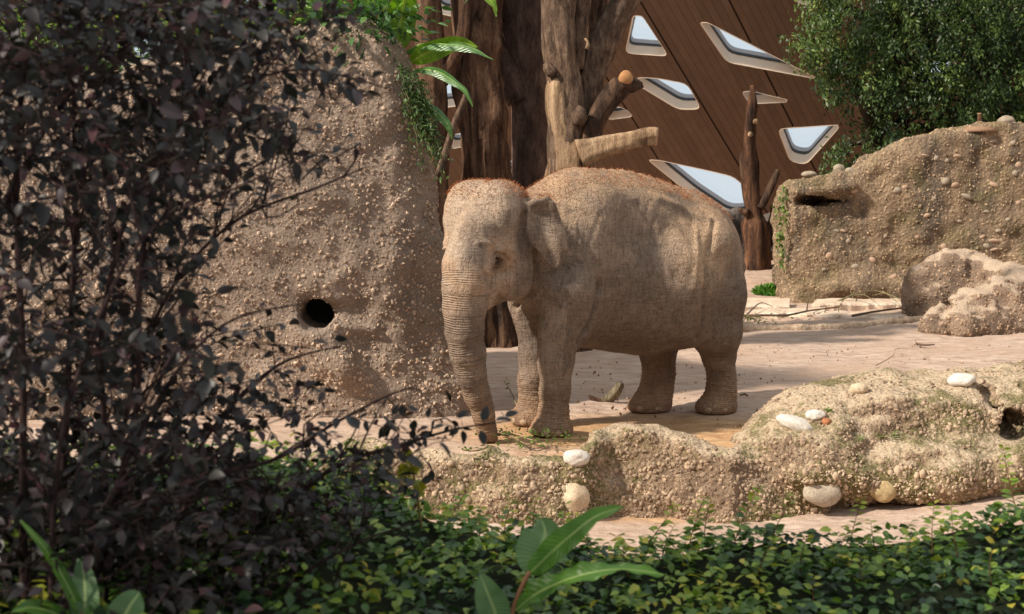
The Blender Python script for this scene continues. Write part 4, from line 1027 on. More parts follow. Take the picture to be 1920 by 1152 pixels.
def cutface(px, py, r, Y, nrm, parent, mat=CUT):
    c = W(px, py, Y); nrm = np.array(nrm, float); nrm /= np.linalg.norm(nrm); u = np.cross(nrm, [0, 0, 1]); u /= np.linalg.norm(u); v = np.cross(nrm, u); th = np.linspace(0, 2 * PI, 24, endpoint=False)
    R_ = r * Y / F; ring = lambda k, d: np.array([c + (u * math.cos(a) + v * math.sin(a)) * R_ * k * (1 + .05 * math.sin(3 * a)) + nrm * d for a in th])
    V = np.concatenate([ring(1.0, -.05), ring(1.0, .0), ring(.93, .012), [c + nrm * .014]]); i = np.arange(72).reshape(3, 24); j = np.roll(i, -1, 1)
    o = obj('cut_face', V, [np.stack([i[:-1].ravel(), i[1:].ravel(), j[1:].ravel(), j[:-1].ravel()], 1), np.stack([i[2], np.full(24, 72), j[2]], 1)], mat, parent); o['label'] = 'pale sawn end'
def build_trunks():
    zb = lambda px, Y: PX(np.array([W(px, 500, Y)[0], Y, -.05]))[1]
    # slender reddish trunk behind the rock corner
    b = zb(800, 18.2); r = thing('tree_trunk', 'slender reddish brown trunk just right of the gravel wall top, leftmost of the bare trunks', 'tree trunk', G(812, b))
    limb('trunk', [(812, b, 36), (812, 420, 30), (814, 300, 27), (810, 190, 26), (806, 90, 25), (800, -30, 24), (795, -200, 22)], 18.2, B_RED, r, 3)
    limb('branch', [(822, 150, 16), (845, 118, 13), (868, 60, 12), (872, -40, 10), (880, -140, 8)], 18.2, B_RED, r, 5)
    limb('branch', [(822, 330, 8), (850, 240, 7), (868, 195, 6), (874, 178, 5)], 18.0, B_LIGHT, r, 6, label='thin pale bare twig')
    # broad fluted trunk
    b = zb(910, 18.6); r = thing('tree_trunk', 'broad fluted brown trunk with long bark ridges rising behind the elephant head', 'tree trunk', G(915, b))
    limb('trunk', [(922, b, 48), (920, 560, 42), (915, 420, 38), (910, 300, 38), (905, 200, 40), (896, 110, 38), (905, 40, 32), (925, -60, 28), (935, -220, 26)], 18.6, B_RED, r, 11, .12, .22, 30)
    limb('branch', [(893, 150, 26), (880, 95, 22), (868, 40, 20), (862, -40, 18), (850, -150, 16)], 18.6, B_RED, r, 12, .1, .15)
    limb('root', [(900, 560, 14), (899, 610, 18), (896, b, 24)], 18.35, B_BLACK, r, 13, .1, .25, label='dark fluted root')
    limb('root', [(938, 560, 14), (942, 610, 18), (950, b, 22)], 18.4, B_BLACK, r, 14, .1, .25, label='dark fluted root')
    # smooth plum-brown trunk with a leaning crotch
    b = zb(992, 19.2); r = thing('tree_trunk', 'thick smooth plum-brown trunk forking to upper left, in the middle of the group', 'tree trunk', G(992, b))
    limb('trunk', [(1000, b, 46), (998, 450, 40), (996, 330, 36), (996, 220, 36), (992, 130, 38), (982, 60, 46), (970, 0, 54), (960, -120, 50), (955, -240, 46)], 19.2, B_DARK, r, 21, .06, .03)
    limb('branch', [(975, 190, 24), (950, 135, 26), (925, 90, 24), (905, 20, 22), (890, -80, 20)], 19.1, B_DARK, r, 22, .08, .05)
    # grey-tan trunk with stripped wood
    Y = 18.0; b = zb(1065, Y); r = thing('tree_trunk', 'tall grey-tan trunk with a stripped patch and cut limbs above the elephant back', 'tree trunk', G(1065, b))
    limb('trunk', [(1068, b, 42), (1068, 420, 38), (1066, 320, 36), (1064, 250, 35), (1060, 180, 32), (1052, 120, 31), (1047, 50, 31), (1045, -60, 31), (1040, -220, 30)], Y, B_LIGHT, r, 31, .10, .07)
    P, R_ = wp([(1062, 335, 34, Y - .05), (1062, 300, 33, Y - .06), (1054, 262, 26, Y - .085), (1047, 225, 19, Y - .12), (1044, 190, 16, Y - .125), (1043, 158, 14, Y - .125), (1042, 145, 8, Y - .13)], Y)
    V, Fs = tube(P, R_, 24, .06, .15, .25, 33); o = obj('stripped_patch', V, Fs, B_BARE, r); o['label'] = 'pale barkless wood'
    limb('knot', [(1078, 205, 10), (1088, 215, 15), (1084, 235, 10)], Y - .30, B_LIGHT, r, 34)
    limb('knot', [(1024, 118, 6), (1030, 132, 11), (1040, 138, 9)], Y - .20, B_LIGHT, r, 35)
    limb('branch', [(1082, 130, 12), (1086, 60, 14), (1090, 0, 15), (1094, -120, 15)], Y + .15, B_LIGHT, r, 36)
    limb('branch', [(1082, 330, 28), (1092, 250, 26), (1100, 180, 25), (1115, 120, 26), (1140, 60, 25), (1172, 0, 24), (1215, -80, 22), (1250, -180, 20)], Y + .3, B_LIGHT, r, 37)
    limb('branch', [(1100, 170, 13), (1102, 110, 13), (1114, 50, 16), (1122, -10, 17), (1130, -120, 16)], Y + .55, B_RED, r, 38)
    limb('branch', [(1100, 285, 22), (1108, 250, 20), (1122, 218, 19), (1144, 184, 19), (1166, 160, 19)], Y - .1, B_BLACK, r, 39, cap=True)
    limb('branch_fork', [(1165, 165, 13), (1180, 158, 15), (1195, 162, 12), (1199, 168, 9)], Y - .05, B_BLACK, r, 40)
    cutface(1174, 145, 13, Y - .25, (.15, -1, .12), r)
    limb('branch_fork', [(1160, 165, 14), (1168, 155, 14), (1174, 146, 12.5)], Y - .14, B_BLACK, r, 44)
    limb('branch', [(1086, 290, 26), (1110, 282, 21), (1140, 272, 18), (1180, 263, 17), (1215, 256, 16), (1232, 256, 15)], Y - .35, B_BARE, r, 41, .15, .22, label='thick pale barkless limb pointing right')
    limb('broken_splinter', [(1100, 92, 4), (1103, 80, 3), (1096, 72, 2)], Y - .1, B_BARE, r, 42)
    # dead snag near the far wall
    Y = 29.5; b = zb(1416, Y); r = thing('dead_tree', 'thin dark dead tree snag with stub branches between the elephant rump and far wall', 'dead tree', G(1416, b))
    limb('trunk', [(1418, b, 26), (1420, 470, 22), (1416, 420, 20), (1414, 400, 15), (1408, 340, 14), (1406, 280, 12), (1408, 220, 11), (1411, 180, 7), (1411, 160, 4)], Y, bark('bark_snag', (36, 28, 24), (84, 60, 46), (132, 96, 72), 6, .2), r, 51, .15, .2, 18, .16)
    limb('branch', [(1424, 390, 10), (1438, 365, 8), (1450, 340, 7), (1459, 318, 4)], Y - .1, B_BLACK, r, 52, nseg=12)
    limb('branch', [(1402, 340, 8), (1394, 322, 6), (1391, 295, 5), (1393, 290, 4)], Y, B_BLACK, r, 53, nseg=12)
    limb('branch', [(1436, 460, 12), (1450, 420, 11), (1452, 400, 8), (1448, 385, 5)], Y + .3, B_BLACK, r, 54, nseg=12)
    limb('branch', [(1430, 490, 10), (1452, 475, 6), (1472, 455, 5)], Y, B_RED, r, 55, nseg=12)
    limb('branch', [(1402, 400, 7), (1390, 395, 5), (1386, 392, 3)], Y - .15, B_RED, r, 56, nseg=12)
    for k, (px, py) in enumerate([(1418, 216), (1408, 240)]):
        cutface(px, py + 12, 5, Y - .28, (.4, -1, 0), r, B_BARE)
build_trunks()

# ------------------------------------------------------------------ leaves
def leafmesh(L=1.0, Wd=.5, fold=.18, bend=.15, n=2, tip=1.0, wave=0.0):
    """a leaf along +Y, folded on its midrib; returns vertices and faces"""
    ts = np.linspace(0, 1, n + 2); V = [(0, 0, 0)]; Fq = []; Ft = []
    def z(t): return -bend * t * t * L
    for t in ts[1:-1]:
        w = Wd * .5 * L * (math.sin(PI * t ** .8)) ** tip; wv = wave * math.sin(t * 19) * Wd * L
        V += [(-w, t * L, z(t) + fold * w + wv), (0, t * L, z(t)), (w, t * L, z(t) + fold * w - wv)]
    V.append((0, L, z(1))); e = len(V) - 1
    Ft += [(0, 2, 1), (0, 3, 2)]
    for k in range(n - 1):
        a = 1 + 3 * k; Fq += [(a, a + 1, a + 4, a + 3), (a + 1, a + 2, a + 5, a + 4)]
    a = 1 + 3 * (n - 1); Ft += [(a, a + 1, e), (a + 1, a + 2, e)]
    return np.array(V, float), np.array(Ft), (np.array(Fq) if Fq else np.zeros((0, 4), int))
def frames(d, up, roll=None):
    """rotation columns: x side, y along d, z the upper face"""
    d = d / np.linalg.norm(d, axis=1)[:, None]; x = np.cross(d, up); x /= np.linalg.norm(x, axis=1)[:, None] + 1e-9; z = np.cross(x, d)
    if roll is not None: c, s = np.cos(roll)[:, None], np.sin(roll)[:, None]; x, z = x * c + z * s, z * c - x * s
    return np.stack([x, d, z], 2)
def leafmat(name, cols, rough=.45, trans=.3, spec=.5, back=None):
    t = NT(name); f = t.attr('tone'); n = t.noise(25, 3)
    c = t.ramp(f, [(i / max(1, len(cols) - 1), lin(k)) for i, k in enumerate(cols)])
    c = t.mix(1.0, c, t.ramp(n, [(.3, (.8, .8, .8, 1)), (.7, (1.12, 1.12, 1.12, 1))]), 'MULTIPLY')
    t.fin(c, rough, None, spec)
    if trans:
        tr = t.n.new('ShaderNodeBsdfTranslucent'); t.l.new(t.mix(1.0, c, (1.15, 1.3, .6, 1), 'MULTIPLY'), tr.inputs[0]); m = t.n.new('ShaderNodeMixShader'); m.inputs[0].default_value = trans
        t.l.new(t.b.outputs[0], m.inputs[1]); t.l.new(tr.outputs[0], m.inputs[2]); t.l.new(m.outputs[0], t.out.inputs[0])
    return t.m
def leaves(name, P, D, S, tone, lm, mat, parent, up=None, roll=.6, seed=0, top=0, label_each=None, variants=5):
    """P positions, D directions, S sizes. The `top` nearest leaves become leaf parts of their own, the rest one heap."""
    rs = np.random.RandomState(seed); n = len(P); up_ = np.tile([0, 0, 1.0], (n, 1)) + rs.normal(0, .25, (n, 3)) if up is None else up
    Rm = frames(D, up_, rs.normal(0, roll, n)); V0, Ft, Fq = lm
    near = np.zeros(n, bool)
    if top:
        px, py = PX(P); vis = (px > -20) & (px < 1940) & (py > -20) & (py < 1172); score = np.where(vis, S / P[:, 1], 0); near[np.argsort(-score)[:top]] = True
    idx = np.where(~near)[0]; m = len(idx)
    if m:
        VV = np.einsum('nij,kj->nki', Rm[idx], V0) * S[idx][:, None, None] + P[idx][:, None]; off = (np.arange(m) * len(V0))[:, None, None]
        Fs = [(Ft[None] + off).reshape(-1, 3)] + ([(Fq[None] + off).reshape(-1, 4)] if len(Fq) else [])
        obj(name, VV.reshape(-1, 3), Fs, mat, parent, attrs={'tone': np.repeat(tone[idx], len(V0))}, kind='stuff')
    if top:
        tv = [mesh_data('leaf', V0, [Ft, Fq], mat, attrs={'tone': np.full(len(V0), (k + .5) / variants)}) for k in range(variants)]
        for i in np.where(near)[0]:
            M = np.eye(4); M[:3, :3] = Rm[i] * S[i]; M[:3, 3] = P[i]
            put('leaf', tv[min(variants - 1, int(tone[i] * variants))], parent, M)
def inpoly(px, py, poly):
    c = np.zeros(len(px), bool)
    for i in range(len(poly)):
        a, b = poly[i], poly[i - 1]
        c ^= ((a[1] > py) != (b[1] > py)) & (px < (b[0] - a[0]) * (py - a[1]) / (b[1] - a[1] + 1e-9) + a[0])
    return c

# ------------------------------------------------------------------ the leafy tree over the far wall
def build_green_tree():
    rs = np.random.RandomState(21)
    r = thing('fig_tree', 'dense green small-leaved tree overhanging the far rock wall', 'tree', (8.3, 30.0, 0))
    bk = bark('fig_bark', (34, 28, 24), (58, 48, 40), (84, 72, 60), 6, .3)
    zb = PX(np.array([8.3, 30, -.05]))[1]
    limb('trunk', [(1642, zb, 26), (1640, 400, 20), (1636, 300, 18), (1640, 230, 15), (1655, 150, 14), (1670, 60, 13), (1680, -60, 12)], 30, bk, r, 61, nseg=14, step=.3)
    for l in ([(1640, 240, 11), (1600, 150, 8), (1560, 90, 6), (1500, 70, 3)], [(1655, 150, 11), (1710, 80, 8), (1780, 20, 6), (1850, -40, 4)], [(1640, 260, 10), (1700, 190, 8), (1780, 150, 6), (1880, 120, 4)], [(1640, 300, 9), (1610, 260, 6), (1580, 290, 4), (1560, 310, 2)], [(1670, 60, 9), (1600, 20, 7), (1540, -20, 5)]):
        limb('branch', [(a, b, c, 30 + rs.uniform(-.5, .5)) for a, b, c in l], 30, bk, r, rs.randint(99), nseg=8, step=.4)
    outer = [(1505, -60), (2000, -60), (2010, 300), (1830, 290), (1700, 300), (1640, 312), (1590, 328), (1540, 325), (1560, 285), (1592, 250), (1612, 215), (1592, 190), (1560, 172), (1532, 150), (1520, 120), (1500, 100), (1470, 90), (1438, 85), (1452, 72), (1500, 76), (1528, 60), (1500, 30)]
    n = 600; cx = []; 
    while len(cx) < n:
        p = (rs.uniform(1430, 2000), rs.uniform(-60, 325))
        if inpoly(np.array([p[0]]), np.array([p[1]]), outer)[0]:
            # a bare gap low at the centre where the dome shows
            if 1655 < p[0] < 1730 and 190 < p[1] < 250 and rs.rand() < .85: continue
            if 1600 < p[0] < 1625 and 165 < p[1] < 250 and rs.rand() < .7: continue
            cx.append(p)
    P = []; D = []; T = []
    for (px, py) in cx:
        Y = rs.uniform(28.0, 30.4); c = W(px, py, Y); m = rs.randint(50, 85); dirv = np.array([rs.normal(-.2, .6), rs.normal(-.5, .4), -.5]); dirv /= np.linalg.norm(dirv); ln = rs.uniform(.28, .6)
        s = rs.uniform(0, 1, m)[:, None]; q = c + dirv * ln * (s - .5) + np.array([0, 0, -.25]) * s ** 2 + rs.normal(0, 1, (m, 3)) * [.10, .10, .07]
        P.append(q); D.append(dirv + rs.normal(0, .6, (m, 3)) + [0, 0, -.3]); b_ = .15 + .55 * rs.rand() ** 1.5; T.append(np.clip(b_ + rs.normal(0, .14, m), 0, 1))
    P = np.concatenate(P); D = np.concatenate(D); T = np.concatenate(T)
    leaves('foliage', P, D, rs.uniform(.07, .13, len(P)), T, leafmesh(1, .5, .2, .15, 1), leafmat('fig_leaf', [(28, 44, 26), (58, 80, 42), (100, 122, 62), (150, 162, 90)], .45, .3, .4), r, roll=.8, seed=3)
    # darker mass further back, deep shade put into its leaf colour
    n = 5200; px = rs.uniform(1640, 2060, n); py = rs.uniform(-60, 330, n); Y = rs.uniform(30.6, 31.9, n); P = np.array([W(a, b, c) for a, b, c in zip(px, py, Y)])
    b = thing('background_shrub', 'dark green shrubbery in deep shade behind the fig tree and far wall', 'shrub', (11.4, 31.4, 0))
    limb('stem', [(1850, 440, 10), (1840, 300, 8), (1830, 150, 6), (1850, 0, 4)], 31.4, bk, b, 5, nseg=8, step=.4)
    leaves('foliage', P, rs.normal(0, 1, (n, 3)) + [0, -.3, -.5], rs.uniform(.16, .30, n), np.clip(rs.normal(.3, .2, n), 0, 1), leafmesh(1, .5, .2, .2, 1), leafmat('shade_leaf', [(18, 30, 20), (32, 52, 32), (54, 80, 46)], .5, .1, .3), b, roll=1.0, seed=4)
build_green_tree()

# ------------------------------------------------------------------ growth on top of the left rock: banana plant, shrubs, hanging creeper
def blade(P, width, mat, parent, name='leaf', n=26, m=7, fold=.25, wave=.02, face=(0, -1, .4), tear=0.0, seed=0, label=None, tipw=1.0, wf=9):
    """a broad leaf along the curve P; width(t) gives its half width"""
    C_ = catmull(P, n); T = np.gradient(C_, axis=0); T /= np.linalg.norm(T, axis=1)[:, None]; f = np.array(face, float)
    X = np.cross(T, f); X /= np.linalg.norm(X, axis=1)[:, None] + 1e-9; Z = np.cross(X, T); V = []; rs = np.random.RandomState(seed); ph = rs.uniform(0, 6, 4)
    s = np.linspace(-1, 1, m); ts = np.linspace(0, 1, n)
    for i, t in enumerate(ts):
        w = width(t)
        for u in s:
            k = wave * (math.sin(t * wf + ph[0] + (2 if u > 0 else 0)) + .5 * math.sin(t * wf * 2.7 + ph[1])) * abs(u) ** 1.5
            V.append(C_[i] + X[i] * u * w + Z[i] * (fold * abs(u) * w + k) + T[i] * abs(u) * w * .25)
    i = np.arange(n * m).reshape(n, m); Q = np.stack([i[:-1, :-1].ravel(), i[:-1, 1:].ravel(), i[1:, 1:].ravel(), i[1:, :-1].ravel()], 1)
    V = np.array(V); sd = np.abs(np.tile(s, n)); al = np.repeat(ts, m) * 40 + sd * 5
    o = obj(name, V, Q, mat, parent, attrs={'across': sd, 'along': al})
    if label: o['label'] = label
    R_ = np.array([width(t) for t in ts]).max() * .035; mr, mf = tube(C_ + Z * -.3 * R_, np.linspace(R_ * 1.5, R_ * .3, n), 6, 9, 0, 0)
    r = obj('midrib', mr, mf, RIB, o); return o
def blademat(name, c1, c2, rib, rough=.4, trans=.35, veins=1.0, spec=.5):
    t = NT(name); v = t.math('SINE', t.math('MULTIPLY', t.attr('along'), 3.2)); n = t.noise(9, 4)
    c = t.ramp(n, [(.3, lin(c1)), (.7, lin(c2))]); c = t.mix(1.0, c, t.ramp(v, [(0, (.88, .9, .86, 1)), (.9, (1.06, 1.05, 1.05, 1))]), 'MULTIPLY')
    c = t.mix(t.ramp(t.attr('across'), [(.0, 1.0), (.07, .7), (.12, 0.0)]), c, lin(rib))
    t.fin(c, rough, t.bump(v, .25 * veins, .004), spec)
    tr = t.n.new('ShaderNodeBsdfTranslucent'); t.l.new(t.mix(1.0, c, (1.3, 1.5, .5, 1), 'MULTIPLY'), tr.inputs[0]); m = t.n.new('ShaderNodeMixShader'); m.inputs[0].default_value = trans
    t.l.new(t.b.outputs[0], m.inputs[1]); t.l.new(tr.outputs[0], m.inputs[2]); t.l.new(m.outputs[0], t.out.inputs[0]); return t.m
RIB = plain('leaf_midrib', lin((150, 170, 90)), .5)
def oval(w, a=.55, tip=.9): return lambda t: w * max(.02, math.sin(PI * min(1, max(0, t)) ** a)) ** tip
def build_rock_top():
    bm = blademat('banana_leaf', (84, 122, 26), (132, 166, 44), (170, 190, 90), .4, .45); bm2 = blademat('banana_leaf_shaded', (58, 100, 52), (96, 138, 70), (140, 170, 96), .35, .3)  # second material is the shaded copy, shade put into its green
    r = thing('banana_plant', 'banana plant with broad bright green leaves on top of the gravel wall', 'banana plant', W(745, 108, 13.6))
    limb('stem', [(757, 135, 7), (755, 110, 7), (752, 92, 5)], 13.6, plain('banana_stem', lin((120, 140, 60)), .6), r, 3, .05, 0, 12, .05)
    Yb = 13.45
    blade([W(742, 102, Yb), W(745, 70, Yb), W(752, 30, Yb), W(760, -8, Yb - .1), W(762, -40, Yb - .3)], oval(.155, .75, .75), bm, r, 'leaf', face=(.25, -1, .1), fold=.1, wave=.012, seed=1)
    blade([W(760, 98, Yb), W(790, 82, Yb - .1), W(830, 82, Yb - .25), W(880, 88, Yb - .4), W(926, 112, Yb - .5)], oval(.085, .6), bm2, r, 'leaf', face=(.0, -.75, .8), fold=-.5, wave=.012, seed=2)
    blade([W(770, 118, Yb - .05), W(790, 104, Yb - .1), W(820, 92, Yb - .15), W(860, 80, Yb - .2), W(896, 88, Yb - .25)], oval(.105, .7), bm, r, 'leaf', face=(.1, -1, -.25), fold=.15, wave=.01, seed=3)
    blade([W(775, 130, Yb - .1), W(815, 132, Yb - .3), W(845, 148, Yb - .4), W(872, 170, Yb - .5), W(886, 200, Yb - .5)], oval(.055, .6), bm2, r, 'leaf', face=(.2, -1, .5), fold=-.4, wave=.008, seed=4)
    blade([W(778, 168, Yb - .15), W(800, 195, Yb - .3), W(825, 215, Yb - .35), W(842, 238, Yb - .4), W(848, 262, Yb - .4)], oval(.06, .6), bm2, r, 'leaf', face=(.3, -1, .4), fold=-.4, wave=.008, seed=5)
    blade([W(900, -30, 14.0), W(912, -8, 13.9), W(925, 10, 13.85), W(930, 32, 13.8)], oval(.06, .6), bm, r, 'leaf', face=(.6, -1, 0), fold=.2, wave=.006, seed=6)
    # shrubs
    rs = np.random.RandomState(8)
    def shrub(nm, lb, cs, n, size, cols, seed, Wd=.42, Y=13.6, spr=(.26, .25, .13), tr=.4):
        rs = np.random.RandomState(seed); C0 = W(cs[0][0], cs[0][1] + 30, Y); t = thing(nm, lb, 'shrub', C0); P = []; D = []
        for (px, py) in cs:
            c = W(px, py, Y + rs.uniform(-.25, .45)); m = n // len(cs); q = c + rs.normal(0, 1, (m, 3)) * spr; P.append(q); D.append((q - c) * 1.5 + rs.normal(0, .35, (m, 3)) + [0, -.2, -.05])
            limb('stem', [(px + rs.uniform(-12, 12), py + 55, 3), (px, py + 15, 2.5), (px + rs.uniform(-10, 10), py - 15, 1.5)], Y, plain('green_stem', lin((84, 92, 50)), .7), t, 2, 0, 0, 6, .1)
        P = np.concatenate(P); D = np.concatenate(D)
        leaves('foliage', P, D, size * rs.uniform(.6, 1.2, len(P)), rs.rand(len(P)), leafmesh(1, Wd, .2, .25, 2), leafmat(nm + '_leaf_' + str(seed), cols, .4, tr, .5), t, roll=.5, seed=seed, top=40)
    shrub('leafy_shrub', 'light green leafy shrub on the gravel wall top beside the banana plant', [(612, 42), (650, 50), (690, 46), (715, 60), (640, 20), (680, 10), (718, 25), (600, 8)], 900, .15, [(38, 66, 38), (70, 108, 58), (118, 156, 84)], 5)
    shrub('leafy_shrub', 'green shrub on the gravel wall top seen through the purple branches', [(400, 35), (440, 20), (480, 35), (520, 20), (560, 15), (390, 10)], 620, .14, [(52, 78, 36), (98, 130, 50), (150, 176, 80)], 6)
    shrub('leafy_shrub', 'bright green shrub glimpsed behind the purple foliage, upper left', [(60, 90), (100, 80), (140, 75), (180, 90), (90, 130), (150, 140), (200, 130), (40, 40), (240, 60), (300, 50), (200, 30)], 620, .15, [(40, 66, 34), (84, 118, 46), (150, 180, 84)], 7, Y=13.8)
    # hanging creeper at the rock's right corner
    t = thing('hanging_creeper', 'feathery green creeper trailing down the right edge of the gravel wall', 'creeper', W(775, 150, 13.2)); P = []; D = []
    sm = plain('creeper_stem', lin((92, 88, 56)), .8)
    for k in range(34):
        x0 = rs.uniform(752, 790); y0 = rs.uniform(120, 200); ln = rs.uniform(60, 150) if k < 26 else rs.uniform(120, 170)
        pts = [(x0 + (j / 5) ** 1.2 * ln * .32 + rs.normal(0, 3), y0 + j / 5 * ln, 1.0, 13.0 + .1 * rs.rand() - .0 * j) for j in range(6)]
        if k % 3 == 0: limb('stem', pts, 13, sm, t, k, 0, 0, 5, .08)
        A = catmull(np.array([W(a, b, y) for a, b, r_, y in pts]), 42); P.append(A + rs.normal(0, .03, A.shape)); D.append(rs.normal(0, .7, A.shape) + [.3, -.4, -.5])
    P = np.concatenate(P); D = np.concatenate(D)
    leaves('foliage', P, D, rs.uniform(.035, .07, len(P)), rs.rand(len(P)), leafmesh(1, .38, .2, .2, 1), leafmat('creeper_leaf', [(44, 66, 42), (76, 102, 60), (118, 142, 84)], .5, .3, .4), t, roll=.8, seed=9)
build_rock_top()
# ------------------------------------------------------------------ clipped creeper bank in the foreground
BANK = [(-3.0, 1.30), (-1.6, 1.36), (-1.0, 1.34), (-.6, 1.27), (-.35, 1.10), (0, .99), (.5, .93), (1.0, .91), (1.6, .93), (2.1, 1.0), (2.6, 1.05)]
def bank_z(X, Y):
    h = np.interp(X, [b[0] for b in BANK], [b[1] for b in BANK])
    P = np.stack([X, Y, 0 * X], 1); e = sstep(5.55, 5.2, Y)
    return (h - .02 - .14 * sstep(4.9, 3.4, Y) + .07 * fbm(P, 2.0, 3, 201) + .03 * fbm(P, 7, 2, 204)) * e + (-.2) * (1 - e)
def build_bank():
    xs = np.linspace(-3.2, 2.9, 150); ys = np.linspace(3.0, 5.7, 80); X, Y = np.meshgrid(xs, ys, indexing='ij'); P = np.stack([X.ravel(), Y.ravel(), 0 * X.ravel()], 1); P[:, 2] = bank_z(P[:, 0], P[:, 1]) - .05
    nx, ny = 150, 80; i = np.arange(nx * ny).reshape(nx, ny); Q = np.stack([i[:-1, :-1].ravel(), i[1:, :-1].ravel(), i[1:, 1:].ravel(), i[:-1, 1:].ravel()], 1)
    # closed mound: skirt to the ground and a base
    ring = np.concatenate([i[:, 0], i[-1, 1:], i[-2::-1, -1], i[0, -2:0:-1]]); k = len(P); B = P[ring].copy(); B[:, 2] = -.62; V = np.concatenate([P, B]); j = np.arange(len(ring)); jn = np.roll(j, -1)
    sk = np.stack([ring[j], k + j, k + jn, ring[jn]], 1)
    t = NT('leaf_mould'); t.fin(t.ramp(t.noise(9, 5), [(.3, lin((22, 28, 18))), (.7, lin((44, 50, 34)))]), .95, t.bump(t.noise(30), .6, .02), .1)
    r = thing('creeper_bank', 'low bank of small-leaved green creeper filling the foreground', 'creeper', (0, 4.4, -.6))
    obj('soil_bank', V, [Q, sk, (k + j)[None, ::-1]], t.m, r)
    rs = np.random.RandomState(44); n = 16000
    X = rs.uniform(-3.0, 2.8, n); Y = 3.25 + 2.2 * rs.rand(n) ** .8; Z = bank_z(X, Y)
    clump = fbm(np.stack([X, Y, 0 * X], 1), 4.5, 2, 210) * .5 + .5
    P = np.stack([X, Y, Z - .035 + rs.uniform(0, .075, n) * (.5 + clump)], 1)
    D = np.stack([rs.normal(0, 1, n), rs.normal(-.35, .9, n), rs.uniform(-.35, .45, n)], 1)
    tone = np.clip(-.02 + .75 * clump + rs.normal(0, .12, n) + .45 * (rs.rand(n) < .05) + .25 * sstep(.05, .09, P[:, 2] - Z), 0, 1)
    cols = [(32, 54, 36), (58, 88, 50), (92, 124, 56), (142, 166, 62), (196, 180, 70)]
    lm = leafmesh(1, .62, .22, .2, 2, .85); mat = leafmat('creeper_bank_leaf', cols, .38, .28, .5)
    S = rs.uniform(.030, .056, n)
    # upright shoots along the back edge and across the bank
    sp = []; sm = plain('shoot_stem', lin((112, 84, 52)), .7, .3)
    shoots = [(945, 1000, 40), (1110, 1010, 55), (1200, 1030, 80), (1060, 1000, 50), (1290, 1040, 70), (1375, 1050, 85), (1440, 1060, 70), (1320, 1040, 60), (1590, 1060, 85), (1560, 1070, 50), (1650, 1075, 60), (1750, 1080, 80), (1500, 1085, 50), (1700, 1090, 50), (840, 985, 50), (880, 990, 40),
              (1860, 1060, 120), (1800, 1090, 90), (1910, 1020, 100), (780, 960, 45), (700, 950, 40), (650, 935, 50), (1000, 1040, 40), (1240, 1060, 50), (720, 1010, 50), (1420, 1090, 50), (1620, 1110, 40), (1530, 1120, 40), (1860, 1120, 50), (1180, 1080, 40), (900, 1040, 40), (1330, 1110, 40)]
    PP = [P]; DD = [D]; TT = [tone]; SS = [S]
    for q, (px, py, hpx) in enumerate(shoots):
        Y0 = 5.15 - max(0, (py - 1040)) / 112 * .9; b = W(px, py, Y0); b[2] = float(bank_z(b[0:1], b[1:2])[0]) - .03; h = hpx * Y0 / F * 1.3 + .03; lean = np.array([rs.normal(.1, .25), rs.normal(0, .2), 1]); lean /= np.linalg.norm(lean)
        if q == 16: lean = np.array([.75, .1, .65])
        pts = [b + lean * h * k_ + np.array([.03 * k_ * k_, 0, 0]) for k_ in np.linspace(0, 1, 4)]; V_, F_ = tube(pts, [.0028, .0024, .0018, .001], 5, .03, 0, 0); obj('shoot_stem', V_, F_, sm, r)
        m = max(6, int(h / .010)); A = catmull(pts, m); sd = np.where(np.arange(m) % 2 == 0, 1, -1)[:, None]; dd = np.array([1.0, -.25, 0]) * sd + lean * .45 + rs.normal(0, .25, (m, 3))
        PP.append(A); DD.append(dd); TT.append(np.clip(np.linspace(.4, .85, m) + rs.normal(0, .1, m), 0, 1)); SS.append(np.linspace(.056, .026, m))
    P = np.concatenate(PP); D = np.concatenate(DD); T = np.concatenate(TT); S = np.concatenate(SS)
    leaves('foliage', P, D, S, T, lm, mat, r, roll=.35, seed=6, top=300)
build_bank()

